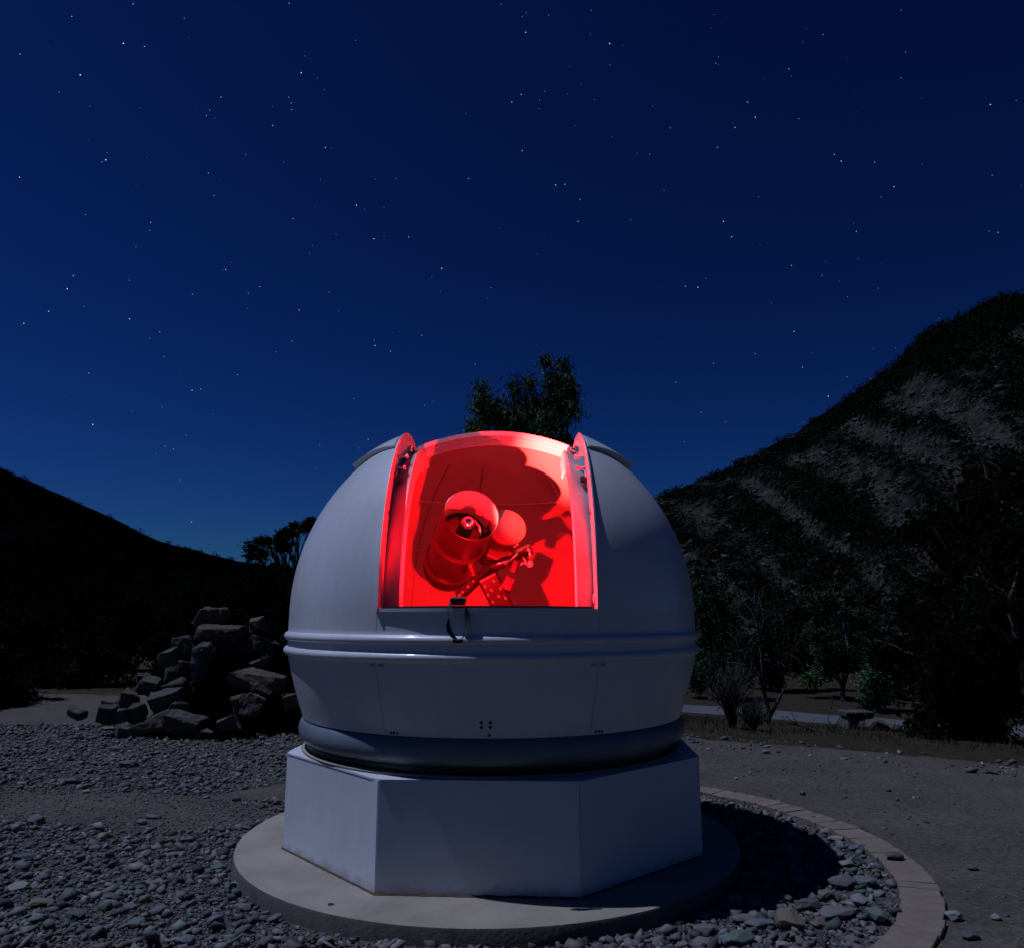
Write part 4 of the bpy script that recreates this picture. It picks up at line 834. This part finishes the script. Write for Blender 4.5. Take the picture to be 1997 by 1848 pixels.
    # a few on the trodden dirt at the right
    L3 = [(1640,1095,75,60,PALE,'pale block of stone on the dirt outside the brick edging'),(1730,1205,100,45,DARK,'dark stone on the dirt in front of the pale block'),(1735,822,55,30,DARK,'dark half-buried stone on the trodden dirt'),(1860,1105,55,35,PALE,'white flake on the dirt beside the pale block'),(630,178,45,14,PALE,'white flat stone at the grassy verge'),(465,352,24,18,PALE,'little white stone behind the dome on the dirt'),(1325,770,0,0,None,''),(1040,460,40,15,DARK,'dark flat stone on the dirt behind the edging'),(1280,410,28,24,DARK,'small dark lump on the trodden dirt'),(625,205,40,26,GREY,'grey stone in front of the white one at the verge'),(1415,452,22,14,PALE,'tiny white pebble on the trodden dirt'),(820,440,30,26,GREY,'grey cobble on the dirt behind the pavers'),(1040,245,40,16,PALE,'pale stone on the verge below the fallen branch')]
    for k, (c, d, w_, h, tn, lab) in enumerate(L3):
        if not w_: continue
        u, v = 1267.5 + .365 * c, 1389 + .365 * (d + h * .45); p = onz(u, v, GZ); p.z = float(gz(p.x, p.y)) - .004; s = p.y / FPX * .365; sx = w_ * s; rg = random.Random(k + 170); sy = min(sx, max(.5 * sx, h * s * 1.4)); p.y += sy * .35
        single_stone('stone', p, sx, sy, min(h * s * .8, sx * .75), rg.uniform(-.3, .3), tn, lab, 'stone', 'loose stones on the dirt', seed=k + 400)
bed_stones()

def hill_rocks():
    V, veg, ns = HR; rng = np.random.default_rng(77); nu = V.shape[1]; P = []; S = []
    while len(P) < 5200:
        a = rng.random() ** .9 * (ns - 3); b = rng.random() * (nu - 2); i, j = int(a), int(b); p = V[i, j] * (1 - (a - i)) + V[i + 1, j] * (a - i) + (V[i, j + 1] - V[i, j]) * (b - j)
        if abs(p[0]) > p[1] * .74 + 3 or veg[i, j] > .42 + .08 * rng.normal(): continue
        P.append(p); S.append(math.exp(rng.normal(math.log(.42), .5)))
    P = np.array(P); global gz; keep = gz; gz = lambda x, y: P[:, 2]
    o = scatter('hill_rocks', P[:, 0], P[:, 1], np.clip(np.array(S), .15, 1.6), 'pale rocks and scree lying over the rocky hillside', .35, .30, 78); gz = keep; o['category'] = 'rocks'
hill_rocks()

# ------------------------------------------------------------------ rock pile
def rock_pile():
    # earth core the boulders lean on
    n = 48; V = []; Fq = []
    cx, cy = -4.0, 12.5
    for i in range(n):
        for j in range(n):
            x = (i / (n - 1) - .5) * 2 * 2.7; y = (j / (n - 1) - .5) * 2 * 1.9
            h = 1.45 * math.exp(-((x + .05) / 1.15) ** 2 - (y / 1.05) ** 2) * 1.0 - .05; V.append((x, y, h + (float(fbm(x * 2 + 9, y * 2 + 9, 3, 2)) - .45) * .2))
    for i in range(n - 1):
        for j in range(n - 1): Fq.append((i * n + j, (i + 1) * n + j, (i + 1) * n + j + 1, i * n + j + 1))
    o = mesh('earth_mound', V, Fq, M['hill_l'], smooth=True); o.location = (cx, cy, GZ - .08); o['kind'] = 'structure'; o['label'] = 'dark earth core under the pile of boulders'
    a = o.data.color_attributes.new('tone', 'FLOAT_COLOR', 'POINT')
    T, G, Dk, P = (1.25, 1.05, .82), (.95, 1.0, 1.02), (.6, .58, .58), (1.3, 1.25, 1.15)
    L_ = [(1270,272,190,105,T,'tan hump-backed boulder crowning the rock pile'),(1335,372,290,95,T,'long tan slab just under the crowning boulder'),(1560,315,95,75,P,'pale pitted boulder perched at the top right shoulder of the pile'),(1120,460,150,105,G,'grey slanting boulder on the left shoulder of the pile'),(1020,525,125,95,G,'greenish boulder jutting from the left shoulder of the pile'),(1190,570,85,220,G,'tall grey slab leaning upright in the middle of the pile'),(1243,552,52,65,G,'small square block beside the upright slab'),(1220,612,52,66,G,'small block wedged below the square block'),(1575,545,105,45,P,'pale sliver of rock on the right flank of the pile'),(1560,690,320,115,T,'largest flat-topped slab on the right flank of the pile'),(880,662,115,60,Dk,'dark stone on the left flank above the stepped blocks'),(900,712,165,90,T,'brown stepped block on the left flank of the pile'),(1070,712,160,110,Dk,'shadowed grey boulder below the upright slab'),(770,795,135,125,T,'brown cube-shaped block at the left foot of the pile'),(660,812,95,55,G,'flat green-grey slab topping the left end of the pile'),(1010,810,205,115,G,'pale green-grey slab tilted at the centre front of the pile'),(1240,850,280,185,Dk,'big square dark block at the centre of the pile front'),(1080,835,110,80,T,'small tan block beside the big square dark block'),(640,875,130,105,Dk,'dark angular stone at the left end of the pile'),(730,882,105,80,G,'grey stepped stone at the left foot of the pile'),(822,875,115,105,Dk,'dark blocky stone left of the tilted slab'),(900,930,255,150,T,'large tan slab sloping down at the pile front'),(1110,955,240,110,G,'grey slab lying low in front of the big square block'),(1385,920,135,95,P,'pale boulder at the right foot of the pile'),(1460,820,80,115,T,'tan upright stone on the right front of the pile'),(1540,822,115,120,P,'pale curved stone on the right front of the pile'),(1262,980,82,52,P,'small pale block on the gravel before the pile'),(1180,992,62,44,T,'small tan stone on the gravel before the pile'),(1490,980,42,34,P,'little pale stone at the right foot of the pile'),(1600,990,64,44,G,'grey stone at the right foot near the octagonal base'),(1335,1002,74,50,G,'small grey stone below the pale boulder'),(755,962,125,62,G,'flat grey stone at the left foot near the gravel'),(1440,560,290,300,Dk,'huge dark boulder filling the heart of the pile'),(1310,485,230,190,Dk,'dark boulder under the long tan slab'),(1660,860,190,210,Dk,'large dark boulder at the right end of the pile'),(1790,795,100,85,T,'tan boulder behind the octagonal base at the right end of the pile'),(455,868,120,55,T,'low brown stone on the dirt bank left of the pile'),(1420,760,240,150,Dk,'dark boulder under the largest flat-topped slab'),(980,620,200,150,Dk,'dark boulder under the left shoulder of the pile')]
    for k, (c, d, w_, h, tn, lab) in enumerate(L_):
        u, v = .3174 * c, 1121 + .3174 * d; vb = v + .3174 * h * .5
        # the pile leans back: distance grows with height above the ground
        Y = 11.0
        for _ in range(6):
            p = at(u, vb, Y); Y = 11.05 + .72 * max(0, p.z - GZ)
        p = at(u, vb, Y); rg = random.Random(k + 900)
        s = Y / FPX * .3174; sx, sz = w_ * s * 1.06, h * s * 1.12; sy = rg.uniform(.55, .85) * max(sx * .8, sz)
        if Dk is tn and w_ > 180: p.y += .55; sx *= .85; sz *= .85
        p.y += sy * .45; p.z = max(p.z, float(gz(p.x, p.y)) - .02) - .04 if p.z < .05 else p.z
        tl = (rg.uniform(-.1, .4), rg.uniform(-.42, .32))
        if 'upright slab' in lab and w_ < 90 and h > 150: tl = (0, R_(17)); sx *= .7
        if 'sloping' in lab: tl = (0, R_(-20)); sz *= .6; 
        if 'slanting' in lab: tl = (0, R_(-18))
        if 'tilted' in lab: tl = (R_(25), R_(-12))
        single_stone('boulder', p, sx, sy, sz, rg.uniform(-.3, .3), tuple(t * rg.uniform(.85, 1.1) for t in tn), lab, 'boulder', 'boulders of the rock pile', seed=k + 60, tilt=tl, material='rock', npts=16, boxy=.75)
rock_pile()

# ------------------------------------------------------------------ trees
def tree(name, label, base, clumps, leaf=(.11, .03), per=900, lm='leaf', bm_='darkbark', trunk_r=.12, droop=.6, stems=1, tone=1.0, seed=1, group=None, limb_end=.85, lean=0, shell=.45, cat='tree', bare=0):
    """clumps: [(x, y, z, rx, ry, rz)] foliage masses in world metres"""
    rng = np.random.default_rng(seed); rg = random.Random(seed); b = Vector(base); T = empty(name, b, label, cat, group)
    cen = Vector((sum(c[0] for c in clumps) / len(clumps), sum(c[1] for c in clumps) / len(clumps), 0)); zt = min(c[2] for c in clumps)
    bm = bmesh.new()
    for s in range(stems):
        fork = b.lerp(Vector((cen.x, cen.y, zt)), .45) if clumps else b
        fork += Vector((rg.uniform(-.25, .25) * (stems > 1) * 2.2, rg.uniform(-.2, .2), 0)); fork.z = b.z + (zt - b.z) * rg.uniform(.35, .6)
        mid = b.lerp(fork, .5) + Vector((rg.uniform(-.1, .1), rg.uniform(-.1, .1), 0)); r0 = trunk_r * (1 if s == 0 else .6)
        tube([b - Vector((0, 0, .15)), b + Vector((0, 0, .05)), mid, fork], [r0 * 1.35, r0 * 1.1, r0 * .85, r0 * .65], 9, bm)
        mine = [c for i, c in enumerate(clumps) if i % stems == s] or clumps[:1]
        for c in mine:
            e = Vector(c[:3]); m1 = fork.lerp(e, .35) + Vector((rg.uniform(-.2, .2), rg.uniform(-.2, .2), rg.uniform(0, .25))); m2 = fork.lerp(e, .7) + Vector((rg.uniform(-.15, .15), rg.uniform(-.15, .15), rg.uniform(0, .2)))
            tube([fork, m1, m2, e], [r0 * .5, r0 * .36, r0 * .24, r0 * .1], 7, bm)
            for k in range(7 + bare):
                f = rg.uniform(.3, 1); st = m1.lerp(e, f); d = Vector((rg.gauss(0, 1), rg.gauss(0, 1), rg.gauss(.35, .6))).normalized()
                en = Vector((e.x + d.x * c[3] * limb_end, e.y + d.y * c[4] * limb_end, e.z + d.z * c[5] * limb_end)); mm = st.lerp(en, .5) + Vector((rg.uniform(-.1, .1), 0, rg.uniform(0, .15)))
                tube([st, mm, en], [r0 * .16, r0 * .1, r0 * .035], 5, bm)
    for v in bm.verts: v.co -= b
    bm_obj('trunk', bm, M[bm_], T, True)
    if per:
        Vs = []; Fs = []; Cs = []; off = 0
        for c in clumps:
            n = int(per * max(.2, (c[3] * c[5])))
            # twig-end sub clumps give the crown its broken outline
            nsub = max(5, int(10 * (c[3] * c[5]) ** .5)); sub = rng.normal(size=(nsub, 3)); sub /= np.linalg.norm(sub, axis=1)[:, None]; sub *= (shell + (1 - shell) * rng.random((nsub, 1)))
            sub[:, 2] = np.where(sub[:, 2] < -.4, sub[:, 2] * .6, sub[:, 2]); sr = rng.uniform(.30, .55, nsub)
            w_ = rng.integers(0, nsub, n); q = rng.normal(size=(n, 3)) * .55; P = sub[w_] + q * sr[w_][:, None]; hang = np.abs(rng.normal(size=n)) * .18 * droop; P[:, 2] -= hang
            P = P * np.array(c[3:6]) * .92 + np.array(c[:3]) - np.array(b)
            v, f = leaf_quads(P, leaf[0], leaf[1], droop, .35, rng); Vs.append(v); Fs.append(f + off); off += len(v)
            sub_t = np.clip(1 + .3 * rng.normal(size=nsub), .4, 1.7); Cs.append(tones(n, 4, tone, .3, .12, rng) * np.repeat(sub_t[w_], 4)[:, None])
        npmesh('crown', np.concatenate(Vs), np.concatenate(Fs), M[lm], T, col=np.concatenate(Cs))
    return T
def cl(u, v, Y, ru, rv, ry=None):                  # a foliage mass seen at u,v with radii in pixels, standing Y metres away
    p = at(u, v, Y); k = Y / FPX; return (p.x, p.y, p.z, ru * k, (ry or ru) * k, rv * k)
def gp(u, Y):                                      # foot of a tree on the ground
    x = at(u, 1300, Y).x; return (x, Y, float(gz(x, Y)))
# gum standing behind the dome
tree('gum_tree', 'drooping gum tree rising straight behind the dome slit', gp(1040, 20), [cl(955, 782, 20, 44, 48), cl(945, 828, 19.7, 40, 40), cl(985, 812, 20.1, 40, 48), cl(1022, 772, 20.2, 40, 46), cl(1020, 830, 20, 54, 50), cl(1082, 728, 20.2, 38, 44), cl(1094, 788, 20, 50, 52), cl(1100, 750, 20.4, 34, 34), cl(1116, 778, 20.3, 24, 44), cl(1062, 800, 19.8, 40, 50), cl(1070, 850, 20, 50, 40), cl(1116, 862, 20.4, 14, 18), cl(985, 880, 20, 60, 40), cl(1060, 930, 20, 60, 50), cl(1010, 985, 20.3, 50, 44), cl(1085, 1000, 19.8, 46, 46)], (.17, .034), 3600, 'leaf', 'darkbark', .17, .85, tone=1.5, seed=5, shell=.5)
# spreading tree left of the dome
tree('spreading_tree', 'flat-topped open tree on the skyline left of the dome', gp(600, 32), [cl(497, 1075, 32, 26, 22), cl(520, 1052, 32, 28, 18), cl(548, 1062, 32.5, 26, 20), cl(578, 1030, 32, 32, 17), cl(606, 1022, 32.3, 26, 16), cl(640, 1035, 32, 40, 24), cl(560, 1040, 31.7, 22, 14), cl(680, 1060, 32, 40, 34)], (.14, .07), 4200, 'leafdark', 'darkbark', .2, .2, tone=.5, seed=9, bare=6)
# low dark trees behind the rock pile
bush = [('dark_shrub', 'black round shrub behind the rock pile against the hill foot', 250, 1215, 24, 74, 70), ('dark_shrub', 'black shrub with faint green leaves above the rock pile top', 370, 1200, 22, 66, 62), ('dark_shrub', 'tall black shrub beneath the spreading tree', 500, 1180, 25, 76, 74), ('dark_shrub', 'broad black shrub at the far left edge of the gravel', 40, 1250, 21, 120, 100), ('dark_shrub', 'low black shrub left of the dirt bank', 0, 1325, 15.5, 100, 66), ('dark_shrub', 'green-tinged shrub squeezed between rock pile and dome', 566, 1320, 13, 24, 52), ('dark_shrub', 'black thicket shrub behind the right end of the rock pile', 570, 1230, 18, 60, 90), ('dark_shrub', 'black shrub just behind the dirt bank left of the rock pile', 190, 1295, 19, 105, 60), ('dark_shrub', 'wide black shrub standing behind the rock pile heart', 400, 1285, 17, 100, 75), ('dark_shrub', 'black shrub at the gravel rim beyond the bare patch', -60, 1330, 14.5, 110, 75)]
for k, (nm, lab, u, v, Y, ru, rv) in enumerate(bush):
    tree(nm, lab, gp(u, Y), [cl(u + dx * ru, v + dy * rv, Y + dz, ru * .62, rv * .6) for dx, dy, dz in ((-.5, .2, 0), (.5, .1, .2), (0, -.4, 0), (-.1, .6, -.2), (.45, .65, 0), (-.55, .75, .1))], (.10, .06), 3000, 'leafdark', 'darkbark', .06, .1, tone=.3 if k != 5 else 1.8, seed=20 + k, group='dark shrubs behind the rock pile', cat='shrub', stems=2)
# small trees between the track and the rocky hill
row = [('small_tree', 'bushy small tree beside the right flank of the dome', 1385, 27, [(1370, 1165, 30, 34), (1400, 1185, 28, 30), (1385, 1240, 40, 44), (1420, 1300, 42, 44), (1370, 1310, 36, 50)], .8), ('small_tree', 'open-crowned small tree behind the multi-stemmed tree', 1520, 30, [(1480, 1190, 36, 26), (1530, 1178, 34, 24), (1570, 1195, 34, 28), (1500, 1250, 44, 40), (1560, 1290, 44, 46), (1480, 1310, 40, 46)], .7), ('small_tree', 'round-topped tree with a pale trunk beyond the track', 1642, 27, [(1600, 1180, 36, 28), (1640, 1160, 34, 28), (1660, 1200, 34, 26), (1600, 1230, 40, 30), (1640, 1275, 46, 34), (1610, 1320, 44, 36)], 1.0), ('small_tree', 'leafy green tree at the edge of the big dark tree', 1705, 24, [(1700, 1330, 42, 34), (1735, 1345, 30, 30), (1690, 1360, 34, 24), (1740, 1300, 40, 50)], 1.6)]
for k, (nm, lab, u, Y, cls, tn) in enumerate(row):
    tree(nm, lab, gp(u, Y), [cl(a, b, Y + (i % 3) * .4, r1, r2) for i, (a, b, r1, r2) in enumerate(cls)], (.15, .05), 3600, 'leaf' if tn > .75 else 'leafdark', 'darkbark' if k != 2 else 'bark', .10, .35, tone=tn * .95, seed=50 + k, group='small trees beyond the track')
# multi-stemmed near-bare tree
tree('bare_stemmed_tree', 'thin multi-stemmed tree with pale twiggy branches before the track', gp(1490, 16.8), [cl(1440, 1270, 16.8, 42, 60), cl(1492, 1230, 16.9, 34, 70), cl(1540, 1270, 16.6, 42, 56), cl(1475, 1180, 17, 40, 36), cl(1520, 1190, 17, 36, 36)], (.09, .03), 700, 'leafdark', 'bark', .07, .3, tone=1.3, seed=75, stems=3, bare=8, limb_end=1.0)
# broom-like bush
def broom(name, label, u, v, Y, hpx, wpx, n, seed, mt='darkbark'):
    rg = random.Random(seed); p = Vector(gp(u, Y)); T = empty(name, p, label, 'shrub'); k = Y / FPX; bm = bmesh.new()
    for q in range(n):
        a = rg.uniform(0, 2 * math.pi); sp_ = rg.random() ** .6 * wpx * k; h = hpx * k * rg.uniform(.6, 1); e = Vector((math.cos(a) * sp_, math.sin(a) * sp_, h)); m = e * .5 + Vector((-e.x * .18, -e.y * .18, 0))
        tube([Vector((e.x * .05, e.y * .05, -.03)), m, e], [.012, .008, .003], 4, bm)
        for w_ in range(4):
            s = m.lerp(e, rg.random()); tube([s, s + Vector((rg.uniform(-.12, .12), rg.uniform(-.12, .12), rg.uniform(.1, .3)))], [.005, .002], 3, bm)
    bm_obj('twigs', bm, M[mt], T)
    P = np.array([[rg.gauss(0, wpx * k * .45), rg.gauss(0, wpx * k * .45), hpx * k * rg.uniform(.2, .95)] for _ in range(500)]); P[:, :2] *= (P[:, 2:] / (hpx * k) + .15)
    v_, f_ = leaf_quads(P, .07, .012, -.5, .3); npmesh('leaves', v_, f_, M['leafdark'], T, col=tones(500, 4, .8))
broom('broom_bush', 'fan-shaped twiggy bush on the verge beside the dome', 1422, 1440, 12.6, 105, 52, 90, 5)
broom('low_bush', 'low dark bush at the foot of the multi-stemmed tree', 1462, 1430, 12.3, 38, 34, 60, 6)
# fallen dead branch
def dead_branch():
    rg = random.Random(8); p = Vector(gp(1590, 12.6)); T = empty('dead_branch', p, 'grey dead branch lying on the verge in front of the stone bench', 'branch'); bm = bmesh.new()
    def px(u, v, y=12.6): return at(u, v, y) - p
    for pts, r in (([(1625, 1452), (1590, 1425), (1555, 1412), (1530, 1395)], .022), ([(1620, 1448), (1624, 1420), (1614, 1402), (1622, 1380)], .018), ([(1618, 1425), (1635, 1405), (1640, 1385)], .011), ([(1590, 1425), (1560, 1432), (1520, 1428)], .012), ([(1555, 1412), (1535, 1410), (1520, 1398)], .009), ([(1640, 1450), (1670, 1440), (1700, 1448)], .012)):
        q = [px(u, v, 12.6 + rg.uniform(-.15, .15)) for u, v in pts]; tube(q, [r * (1 - .75 * i / (len(q) - 1)) for i in range(len(q))], 6, bm)
        for k in range(6):
            i = rg.randrange(len(q) - 1); s = q[i].lerp(q[i + 1], rg.random()); tube([s, s + Vector((rg.uniform(-.25, .25), rg.uniform(-.2, .2), rg.uniform(-.02, .25)))], [r * .4, r * .1], 4, bm)
    bm_obj('twigs', bm, M['darkbark'], T, True)
dead_branch()
# stone bench and boulders by the track
def seat():
    Y = 15.2; x0 = at(1645, 1400, Y).x; z = float(gz(x0 + .3, Y)); T = empty('stone_bench', (x0 + .2, Y, z), 'low block bench of pale stone with a dark cap beside the track', 'bench'); k = Y / FPX
    b = bm_obj('block', box_bm((.50, .36, .27), Matrix.Translation((.06, 0, .115))), M['stone'], T); bev(b, .03, 2)
    for i, x in enumerate((-.14, .04, .22)):
        c = bm_obj('cap_stone', box_bm((.17, .40, .10), Matrix.Translation((x, 0, .305)) @ Matrix.Rotation(.05 * (i - 1), 4, 'Y')), M['rock'], T); bev(c, .02, 2); c.data.color_attributes.new('tone', 'FLOAT_COLOR', 'POINT')
seat()
for k, (u, v, w_, h, lab) in enumerate(((1708, 1428, 44, 26, 'rounded boulder beside the stone bench at the track edge'), (1742, 1430, 34, 18, 'flat boulder right of the rounded one at the track edge'), (1685, 1425, 20, 20, 'small dark boulder between bench and rounded boulder'))):
    Y = 14.6; p = at(u, v, Y); p.z = float(gz(p.x, Y)) - .03; s = Y / FPX; single_stone('boulder', p, w_ * s, w_ * s * .8, h * s, .2 * k, (1.2, 1.1, .95), lab, 'boulder', 'boulders by the track', seed=700 + k, material='rock', npts=22, boxy=.2)
# big dark trees at the right
tree('dark_tree', 'big dense dark tree hanging low over the dirt at the right', gp(1900, 12.2), [cl(1890, 985, 12.6, 70, 60), cl(1960, 940, 12.8, 70, 60), cl(1840, 1060, 12.5, 80, 70), cl(1940, 1080, 12, 90, 80), cl(1800, 1170, 12.4, 80, 80), cl(1900, 1200, 12, 110, 90), cl(1770, 1270, 12.3, 72, 80), cl(1880, 1310, 11.8, 110, 90), cl(1820, 1380, 12, 80, 56), cl(1930, 1400, 11.8, 90, 60), cl(2030, 1150, 12, 90, 120), cl(2050, 1330, 12, 90, 110), cl(2060, 980, 12.5, 80, 90)], (.13, .04), 9000, 'leafdark', 'darkbark', .16, .6, tone=.4, seed=81)
def pale_limbs():
    p = Vector(gp(2010, 11.2)); T = empty('pale_limbed_tree', p, 'tree with bare pale forked limbs showing before the dark crown', 'tree'); bm = bmesh.new()
    def px(u, v, y=11.2): return at(u, v, y) - p
    tube([Vector((0, 0, -.1)), px(2008, 1380, 11.4), px(1990, 1260, 11.35), px(1972, 1195, 11.25)], [.09, .075, .06, .05], 9, bm); bm_obj('trunk', bm, M['darkbark'], T, True)
    for pts, r in (([(1972, 1195), (1968, 1168), (1955, 1152), (1935, 1140), (1915, 1128), (1902, 1118)], .042), ([(1968, 1170), (1976, 1148), (1980, 1130)], .034), ([(1915, 1128), (1900, 1126), (1884, 1122)], .014), ([(1925, 1134), (1915, 1116), (1908, 1104)], .013), ([(1980, 1130), (1986, 1112), (1984, 1092)], .018), ([(1984, 1105), (1978, 1094)], .009)):
        q = [px(u, v) for u, v in pts]; bm_obj('limb', tube(q, [r * (1 - .6 * i / (len(q) - 1)) for i in range(len(q))], 7), M['bark'], T, True)
    rng = np.random.default_rng(9); P = np.array([list(px(1960 + 60 * rng.normal(), 1120 + 50 * rng.normal(), 11.2 + .3 * rng.normal())) for _ in range(500)]); v_, f_ = leaf_quads(P, .12, .03, .6, .3); npmesh('leaves', v_, f_, M['leafdark'], T, col=tones(500, 4, .6))
pale_limbs()

# ------------------------------------------------------------------ dry grass on the verge
def grass():
    rng = np.random.default_rng(5); n = 16000
    X = rng.uniform(.8, 12, n); Y = rng.uniform(8.6, 21, n); e = edge_s(X, Y)
    ok = (e > .1 + .4 * rng.random(n)) & (e < 11) & (np.abs(X) < Y * .72 + .5) & (fbm(X * .9, Y * .9, 3, 44) > .42)
    X, Y = X[ok], Y[ok]; Z = gz(X, Y); P = np.stack([X, Y, Z], -1); n = len(P); h = rng.uniform(.04, .14, n)[:, None]
    d = np.stack([rng.normal(0, .35, n), rng.normal(0, .35, n), np.ones(n)], -1); s = rng.normal(size=(n, 3)); s[:, 2] = 0; s /= np.linalg.norm(s, axis=1)[:, None]
    V = np.stack([P - s * .006, P + s * .006, P + d * h], 1).reshape(-1, 3)
    o = npmesh('grass', V, np.arange(3 * n).reshape(-1, 3), M['dry'], col=tones(n, 3, .8, .35, .2, rng)); tag(o, 'sparse dry grass tufts on the verge before the track', 'grass', kind='stuff')
grass()
